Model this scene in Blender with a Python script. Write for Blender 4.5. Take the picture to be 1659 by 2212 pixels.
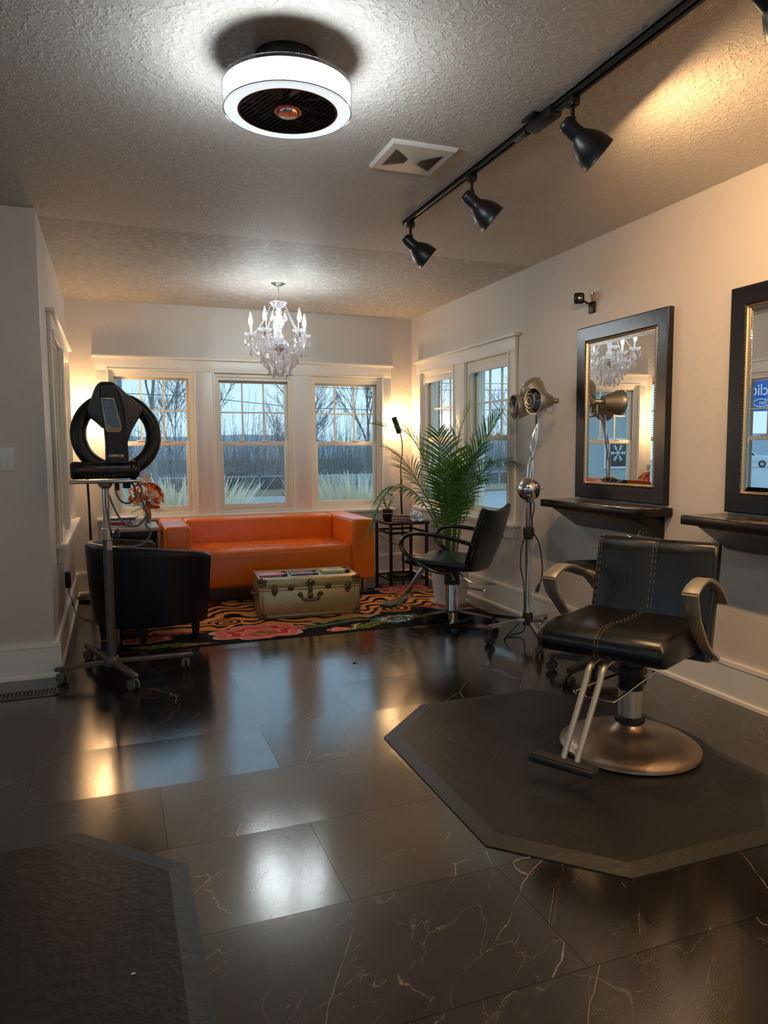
import bpy, bmesh, math, random
import numpy as np
from mathutils import Vector, Matrix, Euler
for o in list(bpy.data.objects): bpy.data.objects.remove(o)
S = bpy.context.scene
COL = S.collection
PI = math.pi
random.seed(7)

# ------------------------------------------------------------ camera, world, exposure
def make_camera():
    yaw, pit, rol, f = 0.356464862, 0.0873124248, -0.00675291122, 1565.43376
    c, s = math.cos(yaw), math.sin(yaw); cp, sp = math.cos(pit), math.sin(pit)
    r = Vector((c, -s, 0)); fw = Vector((s*cp, c*cp, -sp)); u = r.cross(fw)
    cr, sr = math.cos(rol), math.sin(rol)
    r2 = cr*r + sr*u; u2 = -sr*r + cr*u
    cam = bpy.data.cameras.new('camera'); o = bpy.data.objects.new('camera', cam); COL.objects.link(o)
    m = Matrix(((r2.x, u2.x, -fw.x, 0), (r2.y, u2.y, -fw.y, 0), (r2.z, u2.z, -fw.z, 1.25), (0, 0, 0, 1)))
    o.matrix_world = m
    cam.sensor_fit = 'VERTICAL'; cam.sensor_height = 24; cam.lens = f/2212*24
    cam.clip_start = 0.05; cam.clip_end = 600
    S.camera = o
make_camera()
S.view_settings.view_transform = 'Standard'; S.view_settings.look = 'None'
S.view_settings.exposure = 1.15; S.view_settings.gamma = 1.0; S.view_settings.use_curve_mapping = False
S.cycles.max_bounces = 10; S.cycles.diffuse_bounces = 4; S.cycles.glossy_bounces = 5
S.cycles.transmission_bounces = 8; S.cycles.transparent_max_bounces = 16
S.cycles.caustics_reflective = False; S.cycles.caustics_refractive = False
S.cycles.sample_clamp_indirect = 4.0
S.cycles.use_denoising = True

FAN_E, CHAND_E, LAMP_W, TRACK_W, SKY_E = 19.5, 75.0, 8.0, 22.0, 0.88
WARM = (1.0, 0.61, 0.29); COOL = (0.90, 0.97, 1.0)

W = bpy.data.worlds.new('sky'); S.world = W; W.use_nodes = True
nt = W.node_tree; nt.nodes.clear()
tc = nt.nodes.new('ShaderNodeTexCoord'); sep = nt.nodes.new('ShaderNodeSeparateXYZ')
ramp = nt.nodes.new('ShaderNodeValToRGB'); bg = nt.nodes.new('ShaderNodeBackground'); out = nt.nodes.new('ShaderNodeOutputWorld')
nt.links.new(tc.outputs['Generated'], sep.inputs[0]); nt.links.new(sep.outputs['Z'], ramp.inputs[0])
nt.links.new(ramp.outputs[0], bg.inputs[0]); nt.links.new(bg.outputs[0], out.inputs[0])
ce = ramp.color_ramp.elements
ce[0].position = 0.0; ce[0].color = (0.35, 0.51, 0.61, 1)
ce[1].position = 0.5; ce[1].color = (0.28, 0.46, 0.62, 1)
bg.inputs[1].default_value = SKY_E

# ------------------------------------------------------------ materials
def newmat(name):
    m = bpy.data.materials.new(name); m.use_nodes = True
    return m, m.node_tree, m.node_tree.nodes['Principled BSDF']
def mat(name, col, rough=0.5, metal=0.0, bump=0.0, bscale=60, spec=0.5, coat=0.0, var=0.0, vscale=8, emit=None, es=0, trans=0.0, ior=1.5, aniso=0, sheen=0):
    m, nt, b = newmat(name); N = nt.nodes; L = nt.links
    b.inputs['Base Color'].default_value = (*col, 1); b.inputs['Roughness'].default_value = rough
    b.inputs['Metallic'].default_value = metal; b.inputs['Specular IOR Level'].default_value = spec
    b.inputs['Coat Weight'].default_value = coat; b.inputs['Coat Roughness'].default_value = 0.12
    b.inputs['Transmission Weight'].default_value = trans; b.inputs['IOR'].default_value = ior
    b.inputs['Sheen Weight'].default_value = sheen
    tcn = N.new('ShaderNodeTexCoord')
    if var:
        n = N.new('ShaderNodeTexNoise'); n.inputs['Scale'].default_value = vscale; n.inputs['Detail'].default_value = 5
        L.new(tcn.outputs['Object'], n.inputs['Vector'])
        mx = N.new('ShaderNodeMix'); mx.data_type = 'RGBA'
        mx.inputs['A'].default_value = (*[c*(1-var) for c in col], 1); mx.inputs['B'].default_value = (*[min(1, c*(1+var)) for c in col], 1)
        L.new(n.outputs['Fac'], mx.inputs['Factor']); L.new(mx.outputs['Result'], b.inputs['Base Color'])
    if bump:
        n = N.new('ShaderNodeTexNoise'); n.inputs['Scale'].default_value = bscale; n.inputs['Detail'].default_value = 4
        L.new(tcn.outputs['Object'], n.inputs['Vector'])
        bp = N.new('ShaderNodeBump'); bp.inputs['Strength'].default_value = bump; bp.inputs['Distance'].default_value = 0.01
        L.new(n.outputs['Fac'], bp.inputs['Height']); L.new(bp.outputs[0], b.inputs['Normal'])
    if emit:
        b.inputs['Emission Color'].default_value = (*emit, 1); b.inputs['Emission Strength'].default_value = es
    return m
def glassmat(name, tint=(1, 1, 1), gloss=(1, 1, 1), ior=1.5, rough=0.0, mul=1.0):
    m = bpy.data.materials.new(name); m.use_nodes = True; nt = m.node_tree; nt.nodes.clear()
    t = nt.nodes.new('ShaderNodeBsdfTransparent'); t.inputs[0].default_value = (*tint, 1)
    g = nt.nodes.new('ShaderNodeBsdfGlossy'); g.inputs[0].default_value = (*gloss, 1); g.inputs['Roughness'].default_value = rough
    f = nt.nodes.new('ShaderNodeFresnel'); ge = nt.nodes.new('ShaderNodeNewGeometry'); mi_ = nt.nodes.new('ShaderNodeMapRange'); mi_.inputs['To Min'].default_value = ior; mi_.inputs['To Max'].default_value = 1/ior; nt.links.new(ge.outputs['Backfacing'], mi_.inputs['Value']); nt.links.new(mi_.outputs[0], f.inputs[0])
    mm = nt.nodes.new('ShaderNodeMath'); mm.operation = 'MULTIPLY'; mm.inputs[1].default_value = mul
    x = nt.nodes.new('ShaderNodeMixShader'); o = nt.nodes.new('ShaderNodeOutputMaterial')
    nt.links.new(f.outputs[0], mm.inputs[0]); nt.links.new(mm.outputs[0], x.inputs[0]); nt.links.new(t.outputs[0], x.inputs[1]); nt.links.new(g.outputs[0], x.inputs[2]); nt.links.new(x.outputs[0], o.inputs[0])
    return m
M = {}
M['wall'] = mat('wall_paint', (0.67, 0.61, 0.55), 0.42, bump=0.25, bscale=22, spec=0.4)
M['trim'] = mat('trim_paint', (0.80, 0.765, 0.70), 0.35, spec=0.5)
M['sash'] = mat('sash_vinyl', (0.80, 0.75, 0.64), 0.4)
M['pane'] = glassmat('window_glass', (0.97, 0.99, 1.0), mul=1.0)
M['sill'] = M['trim']
M['black'] = mat('matte_black', (0.006, 0.006, 0.0065), 0.42, spec=.4)
M['blackgloss'] = mat('gloss_black', (0.005, 0.005, 0.0055), 0.12, coat=0.3)
M['rubber'] = mat('black_rubber', (0.015, 0.015, 0.016), 0.6)
M['greyplastic'] = mat('grey_plastic', (0.12, 0.115, 0.11), 0.4)
M['leather'] = mat('black_leather', (0.0065, 0.006, 0.006), 0.28, bump=0.05, bscale=260, spec=0.45)
M['leather2'] = mat('black_vinyl', (0.006, 0.008, 0.009), 0.28, bump=0.08, bscale=120, spec=0.5)
M['navyleather'] = mat('dark_leather', (0.0055, 0.007, 0.012), 0.33, bump=0.12, bscale=140, spec=0.28)
M['orange'] = mat('orange_leather', (0.80, 0.17, 0.005), 0.28, bump=0.18, bscale=26, spec=0.6, var=0.08, vscale=4)
M['chrome'] = mat('chrome', (0.74, 0.72, 0.70), 0.12, 1.0)
M['steel'] = mat('brushed_steel', (0.52, 0.48, 0.43), 0.3, 1.0, bump=0.03, bscale=200)
M['nickel'] = mat('satin_nickel', (0.46, 0.43, 0.36), 0.42, 0.8)
M['satin'] = mat('satin_aluminium', (0.60, 0.55, 0.45), 0.38, 0.75)
M['darkmetal'] = mat('bronze_grey_metal', (0.11, 0.095, 0.08), 0.38, 0.55)
M['wood'] = mat('espresso_wood', (0.006, 0.0042, 0.004), 0.25, bump=0.1, bscale=40, var=0.5, vscale=20, coat=0.0, spec=.4)
M['mirror'] = mat('mirror_silver', (0.90, 0.91, 0.90), 0.0, 1.0)
M['gold'] = mat('gold_bead', (0.55, 0.42, 0.26), 0.3, 1.0)
M['ring'] = mat('warm_black_plastic', (0.013, 0.012, 0.011), 0.36, spec=.4)
M['ring2'] = mat('brown_black_plastic', (0.017, 0.013, 0.011), 0.28, spec=.4)
M['goldpanel'] = mat('champagne_panel', (0.46, 0.38, 0.24), 0.35, 0.3)
M['white'] = mat('white_plastic', (0.78, 0.76, 0.72), 0.4)
M['pot'] = mat('white_pot', (0.72, 0.69, 0.66), 0.45)
M['legwood'] = mat('dark_leg_wood', (0.010, 0.006, 0.006), 0.3)
M['marble'] = mat('grey_stone_top', (0.42, 0.38, 0.33), 0.25, var=0.35, vscale=14)
M['orangeplug'] = mat('coral_plastic', (0.55, 0.07, 0.04), 0.3, emit=(1, .12, .06), es=0.05)

# ------------------------------------------------------------ mesh helpers
class MB:
    def __init__(s): s.bm = bmesh.new()
    def box(s, x0, x1, y0, y1, z0, z1, bev=0.0, seg=2, mi=0, M4=None):
        t = bmesh.new(); bmesh.ops.create_cube(t, size=1)
        for v in t.verts: v.co = Vector(((x0+x1)/2+v.co.x*(x1-x0), (y0+y1)/2+v.co.y*(y1-y0), (z0+z1)/2+v.co.z*(z1-z0)))
        if bev: bmesh.ops.bevel(t, geom=list(t.edges), offset=bev, segments=seg, profile=0.5, affect='EDGES')
        s.merge(t, mi, M4); return s
    def merge(s, t, mi=0, M4=None):
        vm = {}
        for v in t.verts: vm[v] = s.bm.verts.new(M4 @ v.co if M4 else v.co)
        for f in t.faces:
            try:
                nf = s.bm.faces.new([vm[v] for v in f.verts]); nf.material_index = mi
            except ValueError: pass
        t.free()
    def loft(s, rings, cap=True, closed=True, mi=0, loop=False):
        vs = [[s.bm.verts.new(p) for p in r] for r in rings]
        n = len(vs[0]); R = len(vs)
        for i in range(R if loop else R-1):
            a = vs[i]; b = vs[(i+1) % R]
            for j in range(n if closed else n-1):
                k = (j+1) % n
                try: s.bm.faces.new((a[j], a[k], b[k], b[j])).material_index = mi
                except ValueError: pass
        if cap and closed and not loop:
            for r, rev in ((vs[0], True), (vs[-1], False)):
                try: s.bm.faces.new(list(reversed(r)) if rev else r).material_index = mi
                except ValueError: pass
        return s
    def tube(s, pts, r, seg=10, res=5, cap=True, mi=0, closed=False, flat=1.0, up=None):
        P = smooth(pts, res, closed) if res > 1 else [Vector(p) for p in pts]
        n = len(P); rings = []; prev = None
        for i, p in enumerate(P):
            if closed: d = P[(i+1) % n]-P[i-1]
            else: d = P[min(i+1, n-1)]-P[max(i-1, 0)]
            if d.length < 1e-9: d = Vector((0, 0, 1))
            d.normalize()
            if prev is None:
                a = Vector(up) if up else (Vector((0, 0, 1)) if abs(d.z) < .9 else Vector((1, 0, 0)))
                prev = (a-d*a.dot(d)).normalized()
            else: prev = (prev-d*prev.dot(d)).normalized()
            b = d.cross(prev)
            rr = r[min(int(i*len(r)/n), len(r)-1)] if isinstance(r, (list, tuple)) else r
            if isinstance(r, (list, tuple)):
                t = i/(n-1)*(len(r)-1); k = min(int(t), len(r)-2); rr = r[k]*(1-(t-k))+r[k+1]*(t-k)
            rings.append([p+prev*math.cos(2*PI*q/seg)*rr*flat+b*math.sin(2*PI*q/seg)*rr for q in range(seg)])
        s.loft(rings, cap=cap, mi=mi, loop=closed); return s
    def cyl(s, a, b, r, r2=None, seg=20, mi=0, cap=True):
        return s.tube([a, b], [r, r2 if r2 is not None else r], seg=seg, res=1, mi=mi, cap=cap)
    def lathe(s, prof, seg=32, c=(0, 0, 0), axis=None, mi=0, cap=True, wob=None):
        # prof list of (r,z)
        Q = Matrix.Identity(3)
        if axis is not None: Q = Vector((0, 0, 1)).rotation_difference(Vector(axis)).to_matrix()
        rings = []
        for r, z in prof:
            rings.append([Vector(c)+Q @ Vector((max(r, 1e-4)*(1+(wob[0]*math.cos(wob[1]*2*PI*k/seg) if wob else 0))*math.cos(2*PI*k/seg), max(r, 1e-4)*(1+(wob[0]*math.cos(wob[1]*2*PI*k/seg) if wob else 0))*math.sin(2*PI*k/seg), z)) for k in range(seg)])
        s.loft(rings, cap=cap, mi=mi); return s
    def sphere(s, c, r, seg=16, sc=(1, 1, 1), mi=0):
        t = bmesh.new(); bmesh.ops.create_uvsphere(t, u_segments=seg, v_segments=max(4, seg//2), radius=1)
        for v in t.verts: v.co = Vector((c[0]+v.co.x*r*sc[0], c[1]+v.co.y*r*sc[1], c[2]+v.co.z*r*sc[2]))
        s.merge(t, mi); return s
    def torus(s, c, R, r, seg=32, ss=10, axis=(0, 0, 1), mi=0, sc=(1, 1)):
        Q = Vector((0, 0, 1)).rotation_difference(Vector(axis)).to_matrix()
        pts = [Vector(c)+Q @ Vector((R*sc[0]*math.cos(2*PI*k/seg), R*sc[1]*math.sin(2*PI*k/seg), 0)) for k in range(seg)]
        return s.tube(pts, r, seg=ss, res=1, closed=True, mi=mi)
    def prism(s, poly, z0, z1, axis='z', mi=0, bev=0, M4=None):
        # poly list of 2d; extrude
        t = bmesh.new()
        def P(a, b, c): return Vector((a, b, c)) if axis == 'z' else (Vector((c, a, b)) if axis == 'x' else Vector((a, c, b)))
        A = [t.verts.new(P(a, b, z0)) for a, b in poly]; B = [t.verts.new(P(a, b, z1)) for a, b in poly]
        n = len(poly)
        t.faces.new(list(reversed(A))); t.faces.new(B)
        for i in range(n): t.faces.new((A[i], A[(i+1) % n], B[(i+1) % n], B[i]))
        bmesh.ops.recalc_face_normals(t, faces=t.faces)
        if bev: bmesh.ops.bevel(t, geom=list(t.edges), offset=bev, segments=2, profile=0.5, affect='EDGES')
        s.merge(t, mi, M4); return s
    def quad(s, a, b, c, d, mi=0):
        f = s.bm.faces.new([s.bm.verts.new(Vector(p)) for p in (a, b, c, d)]); f.material_index = mi; return s
    def xf(s, M4):
        for v in s.bm.verts: v.co = M4 @ v.co
        return s
    def subsurf(s, n=1):
        me = bpy.data.meshes.new('t'); s.bm.to_mesh(me); o = bpy.data.objects.new('t', me)
        md = o.modifiers.new('s', 'SUBSURF'); md.levels = n; COL.objects.link(o)
        dg = bpy.context.evaluated_depsgraph_get(); m2 = bpy.data.meshes.new_from_object(o.evaluated_get(dg))
        s.bm.free(); s.bm = bmesh.new(); s.bm.from_mesh(m2)
        bpy.data.objects.remove(o); bpy.data.meshes.remove(me); bpy.data.meshes.remove(m2); return s
    def build(s, name, mats, parent=None, sharp=38, norm=True):
        if norm: bmesh.ops.recalc_face_normals(s.bm, faces=s.bm.faces)
        for f in s.bm.faces: f.smooth = True
        me = bpy.data.meshes.new(name); s.bm.to_mesh(me); s.bm.free()
        if not isinstance(mats, (list, tuple)): mats = [mats]
        for m in mats: me.materials.append(m)
        me.set_sharp_from_angle(angle=math.radians(sharp))
        o = bpy.data.objects.new(name, me); COL.objects.link(o)
        if parent: o.parent = parent
        return o
def smooth(pts, res, closed=False):
    P = [Vector(p) for p in pts]; n = len(P); out = []
    rng = range(n) if closed else range(n-1)
    for i in rng:
        p0 = P[(i-1) % n] if closed else P[max(i-1, 0)]; p1 = P[i]; p2 = P[(i+1) % n]; p3 = P[(i+2) % n] if closed else P[min(i+2, n-1)]
        for k in range(res):
            t = k/res
            out.append(0.5*((2*p1)+(-p0+p2)*t+(2*p0-5*p1+4*p2-p3)*t*t+(-p0+3*p1-3*p2+p3)*t**3))
    if not closed: out.append(P[-1])
    return out
def tag(o, label=None, cat=None, group=None, kind=None):
    if label: o['label'] = label
    if cat: o['category'] = cat
    if group: o['group'] = group
    if kind: o['kind'] = kind
    return o
def thing(name, label, cat, loc=(0, 0, 0), rz=0, group=None):
    o = bpy.data.objects.new(name, None); COL.objects.link(o); o.empty_display_size = 0.05
    o.location = loc; o.rotation_euler = (0, 0, rz); return tag(o, label, cat, group)
def struct(o, label=None):
    o['kind'] = 'structure'
    if label: o['label'] = label
    return o
def lightobj(name, kind, loc, energy, color, parent=None, radius=0.03, spot=None, aim=None, blend=0.5):
    l = bpy.data.lights.new(name, kind); l.energy = energy; l.color = color; l.shadow_soft_size = radius
    o = bpy.data.objects.new(name, l); COL.objects.link(o); o.location = loc
    if spot: l.spot_size = spot; l.spot_blend = blend
    if aim is not None: o.rotation_euler = Vector(aim).to_track_quat('-Z', 'Y').to_euler()
    if parent: o.parent = parent
    return o
def copy_tree(o, parent=None):
    c = o.copy(); COL.objects.link(c)
    if parent: c.parent = parent
    for ch in list(o.children): copy_tree(ch, c)
    return c
def textmesh(txt, size, ext=0.004):
    cu = bpy.data.curves.new('t', 'FONT'); cu.body = txt; cu.size = size; cu.extrude = ext; cu.offset = size*0.012
    o = bpy.data.objects.new('t', cu); COL.objects.link(o)
    dg = bpy.context.evaluated_depsgraph_get(); me = bpy.data.meshes.new_from_object(o.evaluated_get(dg))
    b = MB(); b.bm.from_mesh(me); bpy.data.objects.remove(o); return b

# ------------------------------------------------------------ room shell
XR, XL, YB, YS, ZC = 2.83, -0.34, 6.788, 4.35, 2.53
XW, YF = -3.6, -3.2      # far left wall of the main room, wall behind the photographer
def nmath(N, L, op, a, b=None, c=None):
    n = N.new('ShaderNodeMath'); n.operation = op
    for i, v in enumerate((a, b, c)):
        if v is None: continue
        if isinstance(v, (int, float)): n.inputs[i].default_value = v
        else: L.new(v, n.inputs[i])
    return n.outputs[0]
def floor_mat():
    m, nt, b = newmat('black_marble_tile'); N = nt.nodes; L = nt.links
    tcn = N.new('ShaderNodeTexCoord'); sp = N.new('ShaderNodeSeparateXYZ'); L.new(tcn.outputs['Object'], sp.inputs[0])
    X, Y = sp.outputs[0], sp.outputs[1]
    rowf = nmath(N, L, 'DIVIDE', nmath(N, L, 'SUBTRACT', Y, 2.2770), 0.4525); row = nmath(N, L, 'FLOOR', rowf)
    par = nmath(N, L, 'MODULO', nmath(N, L, 'ADD', row, 100), 2.0)           # row 0: seam at .117
    xo = nmath(N, L, 'ADD', nmath(N, L, 'SUBTRACT', X, 0.117), nmath(N, L, 'MULTIPLY', par, 0.457))
    colf = nmath(N, L, 'DIVIDE', xo, 0.914); col = nmath(N, L, 'FLOOR', colf)
    fx = nmath(N, L, 'MULTIPLY', nmath(N, L, 'FRACT', colf), 0.914); fy = nmath(N, L, 'MULTIPLY', nmath(N, L, 'FRACT', rowf), 0.4525)
    dx = nmath(N, L, 'MINIMUM', fx, nmath(N, L, 'SUBTRACT', 0.914, fx)); dy = nmath(N, L, 'MINIMUM', fy, nmath(N, L, 'SUBTRACT', 0.4525, fy))
    d = nmath(N, L, 'MINIMUM', dx, dy); seam = nmath(N, L, 'LESS_THAN', d, 0.0012)
    cmb = N.new('ShaderNodeCombineXYZ'); L.new(row, cmb.inputs[0]); L.new(col, cmb.inputs[1])
    wn = N.new('ShaderNodeTexWhiteNoise'); wn.noise_dimensions = '3D'; L.new(cmb.outputs[0], wn.inputs['Vector'])
    # per tile slope
    s2 = N.new('ShaderNodeVectorMath'); s2.operation = 'SUBTRACT'; L.new(wn.outputs['Color'], s2.inputs[0]); s2.inputs[1].default_value = (.5, .5, .5)
    s3 = N.new('ShaderNodeVectorMath'); s3.operation = 'MULTIPLY'; L.new(s2.outputs[0], s3.inputs[0]); s3.inputs[1].default_value = (0.014, 0.042, 0)
    s4 = N.new('ShaderNodeVectorMath'); s4.operation = 'ADD'; L.new(s3.outputs[0], s4.inputs[0]); s4.inputs[1].default_value = (0, 0, 1)
    s5 = N.new('ShaderNodeVectorMath'); s5.operation = 'NORMALIZE'; L.new(s4.outputs[0], s5.inputs[0])
    # coordinates shifted per tile
    sh = N.new('ShaderNodeVectorMath'); sh.operation = 'MULTIPLY_ADD'; L.new(wn.outputs['Color'], sh.inputs[0]); sh.inputs[1].default_value = (7, 9, 5); L.new(tcn.outputs['Object'], sh.inputs[2])
    rot = N.new('ShaderNodeMapping'); rot.vector_type = 'TEXTURE'; rot.inputs['Rotation'].default_value = (0, 0, math.radians(48)); rot.inputs['Scale'].default_value = (1.9, .75, 1); L.new(sh.outputs[0], rot.inputs[0])
    def vein(scale, width, detail, dist, mask, w=0.0):
        n = N.new('ShaderNodeTexNoise'); n.noise_dimensions = '4D'; n.inputs['W'].default_value = w; n.inputs['Scale'].default_value = scale; n.inputs['Detail'].default_value = detail; n.inputs['Roughness'].default_value = 0.45; n.inputs['Distortion'].default_value = dist
        L.new(rot.outputs[0], n.inputs['Vector'])
        a = nmath(N, L, 'ABSOLUTE', nmath(N, L, 'SUBTRACT', n.outputs['Fac'], 0.5))
        mr = N.new('ShaderNodeMapRange'); mr.inputs['From Min'].default_value = 0; mr.inputs['From Max'].default_value = width; mr.inputs['To Min'].default_value = 1; mr.inputs['To Max'].default_value = 0
        L.new(a, mr.inputs['Value'])
        k = N.new('ShaderNodeTexNoise'); k.noise_dimensions = '4D'; k.inputs['W'].default_value = w+3; k.inputs['Scale'].default_value = 3.2; k.inputs['Detail'].default_value = 3; L.new(sh.outputs[0], k.inputs['Vector'])
        mk = N.new('ShaderNodeMapRange'); mk.inputs['From Min'].default_value = mask; mk.inputs['From Max'].default_value = mask+0.13; L.new(k.outputs['Fac'], mk.inputs['Value'])
        return nmath(N, L, 'MULTIPLY', mr.outputs[0], mk.outputs[0])
    def crack(scale, width, mask, w, dist):
        dn = N.new('ShaderNodeTexNoise'); dn.noise_dimensions = '4D'; dn.inputs['W'].default_value = w; dn.inputs['Scale'].default_value = scale*2.2; dn.inputs['Detail'].default_value = 5; L.new(rot.outputs[0], dn.inputs['Vector'])
        ad = N.new('ShaderNodeVectorMath'); ad.operation = 'MULTIPLY_ADD'; L.new(dn.outputs['Color'], ad.inputs[0]); ad.inputs[1].default_value = (dist, dist, 0); L.new(rot.outputs[0], ad.inputs[2])
        vo = N.new('ShaderNodeTexVoronoi'); vo.voronoi_dimensions = '2D'; vo.feature = 'DISTANCE_TO_EDGE'; vo.inputs['Scale'].default_value = scale; L.new(ad.outputs[0], vo.inputs['Vector'])
        mr = N.new('ShaderNodeMapRange'); mr.inputs['From Min'].default_value = 0; mr.inputs['From Max'].default_value = width; mr.inputs['To Min'].default_value = 1; mr.inputs['To Max'].default_value = 0; L.new(vo.outputs['Distance'], mr.inputs['Value'])
        k = N.new('ShaderNodeTexNoise'); k.noise_dimensions = '4D'; k.inputs['W'].default_value = w+3; k.inputs['Scale'].default_value = 3.0; k.inputs['Detail'].default_value = 6; k.inputs['Roughness'].default_value = .7; L.new(sh.outputs[0], k.inputs['Vector'])
        mk = N.new('ShaderNodeMapRange'); mk.inputs['From Min'].default_value = mask; mk.inputs['From Max'].default_value = mask+0.10; L.new(k.outputs['Fac'], mk.inputs['Value'])
        return nmath(N, L, 'MULTIPLY', mr.outputs[0], mk.outputs[0])
    c1_ = crack(2.9, .0060, .49, 1.0, .16); c2_ = crack(7.5, .011, .47, 7.0, .12); c3_ = crack(1.6, .0036, .45, 13.0, .18)
    v1 = nmath(N, L, 'MAXIMUM', c1_, nmath(N, L, 'MAXIMUM', c3_, nmath(N, L, 'MULTIPLY', c2_, .50))); v2 = vein(4.0, 0.0035, 4.0, 0.6, 0.55, 5.0); v3 = vein(2.3, 0.0022, 2.0, 0.2, 0.46, 11.0)
    v = nmath(N, L, 'MAXIMUM', v1, nmath(N, L, 'MAXIMUM', nmath(N, L, 'MULTIPLY', v2, 0.22), nmath(N, L, 'MULTIPLY', v3, 0.3)))
    cl = N.new('ShaderNodeTexNoise'); cl.inputs['Scale'].default_value = 5; cl.inputs['Detail'].default_value = 8; cl.inputs['Roughness'].default_value = .65; L.new(sh.outputs[0], cl.inputs['Vector'])
    r1 = N.new('ShaderNodeValToRGB'); L.new(cl.outputs['Fac'], r1.inputs[0])
    r1.color_ramp.elements[0].position = 0.3; r1.color_ramp.elements[0].color = (0.0075, 0.0062, 0.0055, 1)
    r1.color_ramp.elements[1].position = 0.75; r1.color_ramp.elements[1].color = (0.023, 0.018, 0.0145, 1)
    mx = N.new('ShaderNodeMix'); mx.data_type = 'RGBA'; L.new(nmath(N, L, 'MULTIPLY', v, 0.72), mx.inputs['Factor']); L.new(r1.outputs[0], mx.inputs['A']); mx.inputs['B'].default_value = (0.46, 0.38, 0.29, 1)
    my = N.new('ShaderNodeMix'); my.data_type = 'RGBA'; L.new(seam, my.inputs['Factor']); L.new(mx.outputs['Result'], my.inputs['A']); my.inputs['B'].default_value = (0.002, 0.002, 0.002, 1)
    L.new(my.outputs['Result'], b.inputs['Base Color'])
    rn = N.new('ShaderNodeTexNoise'); rn.inputs['Scale'].default_value = 3; rn.inputs['Detail'].default_value = 6; L.new(tcn.outputs['Object'], rn.inputs['Vector'])
    mr = N.new('ShaderNodeMapRange'); mr.inputs['To Min'].default_value = 0.10; mr.inputs['To Max'].default_value = 0.17; L.new(rn.outputs['Fac'], mr.inputs['Value']); L.new(mr.outputs[0], b.inputs['Roughness'])
    b.inputs['IOR'].default_value = 2.05; b.inputs['Specular IOR Level'].default_value = 0.75
    bn = N.new('ShaderNodeTexNoise'); bn.inputs['Scale'].default_value = 220; bn.inputs['Detail'].default_value = 2; L.new(tcn.outputs['Object'], bn.inputs['Vector'])
    bp = N.new('ShaderNodeBump'); bp.inputs['Strength'].default_value = 0.05; bp.inputs['Distance'].default_value = 0.004
    hh = nmath(N, L, 'SUBTRACT', bn.outputs['Fac'], nmath(N, L, 'MULTIPLY', seam, 3.0))
    L.new(hh, bp.inputs['Height']); L.new(s5.outputs[0], bp.inputs['Normal']); L.new(bp.outputs[0], b.inputs['Normal'])
    L.new(nmath(N, L, 'SUBTRACT', 0.75, nmath(N, L, 'MULTIPLY', seam, 0.55)), b.inputs['Specular IOR Level'])
    return m
def ceil_mat(name, scale, strength, stretch=1.0, fleck=0.0):
    m, nt, b = newmat(name); N = nt.nodes; L = nt.links
    tcn = N.new('ShaderNodeTexCoord'); mp = N.new('ShaderNodeMapping'); mp.inputs['Scale'].default_value = (1, stretch, 1); L.new(tcn.outputs['Object'], mp.inputs[0])
    n = N.new('ShaderNodeTexNoise'); n.inputs['Scale'].default_value = scale; n.inputs['Detail'].default_value = 5; n.inputs['Roughness'].default_value = .55; n.inputs['Distortion'].default_value = .8; L.new(mp.outputs[0], n.inputs['Vector'])
    mr = N.new('ShaderNodeMapRange'); mr.interpolation_type = 'SMOOTHSTEP'; mr.inputs['From Min'].default_value = 0.46; mr.inputs['From Max'].default_value = 0.62; L.new(n.outputs['Fac'], mr.inputs['Value'])
    bp = N.new('ShaderNodeBump'); bp.inputs['Strength'].default_value = strength; bp.inputs['Distance'].default_value = 0.006; L.new(mr.outputs[0], bp.inputs['Height']); L.new(bp.outputs[0], b.inputs['Normal'])
    mx = N.new('ShaderNodeMix'); mx.data_type = 'RGBA'; mx.inputs['A'].default_value = (0.64*(1-fleck), 0.60*(1-fleck), 0.55*(1-fleck), 1); mx.inputs['B'].default_value = (0.70, 0.66, 0.61, 1)
    L.new(mr.outputs[0], mx.inputs['Factor']); L.new(mx.outputs['Result'], b.inputs['Base Color'])
    b.inputs['Roughness'].default_value = 0.6
    return m
fl = MB(); fl.box(XW, XR+.15, YF, YB+.15, -0.1, 0); struct(fl.build('floor', floor_mat()))
cg = MB()
cg.quad((XW, YF, ZC), (XR+.1, YF, ZC), (XR+.1, 4.57, ZC), (XW, 4.405, ZC), 0)
cg.quad((XW, 4.405, ZC), (XR+.1, 4.57, ZC), (XR+.1, YB+.1, ZC), (XW, YB+.1, ZC), 1)
cg.box(XW, XR+.15, YF, YB+.15, ZC+.002, ZC+.1)
struct(cg.build('ceiling', [ceil_mat('stippled_ceiling', 42, 0.55), ceil_mat('knockdown_ceiling', 26, 0.9, 1.9, 0.30)], norm=False))
def wall_with_openings(name, a0, a1, h, ops, plane, thick, axis, out, m):
    # ops: (a0,a1,z0,z1) sorted; axis 'x': wall runs along x at y=plane ; 'y': runs along y at x=plane
    b = MB()
    def bx(p, q, z0, z1):
        if q-p < 1e-4 or z1-z0 < 1e-4: return
        t0, t1 = sorted((plane, plane+out*thick))
        if axis == 'x': b.box(p, q, t0, t1, z0, z1)
        else: b.box(t0, t1, p, q, z0, z1)
    cur = a0
    for (p, q, z0, z1) in ops:
        bx(cur, p, 0, h); bx(p, q, 0, z0); bx(p, q, z1, h); cur = q
    bx(cur, a1, 0, h)
    return struct(b.build(name, m))
OPB = [(-0.01, 0.705, .665, 1.945), (0.885, 1.612, .665, 1.935), (1.785, 2.505, .665, 1.93)]
OPR = [(4.845, 5.555, .69, 1.965), (5.785, 6.50, .69, 1.965)]
wall_with_openings('wall_back', XL-.15, XR+.15, ZC, OPB, YB, .16, 'x', 1, M['wall'])
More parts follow.
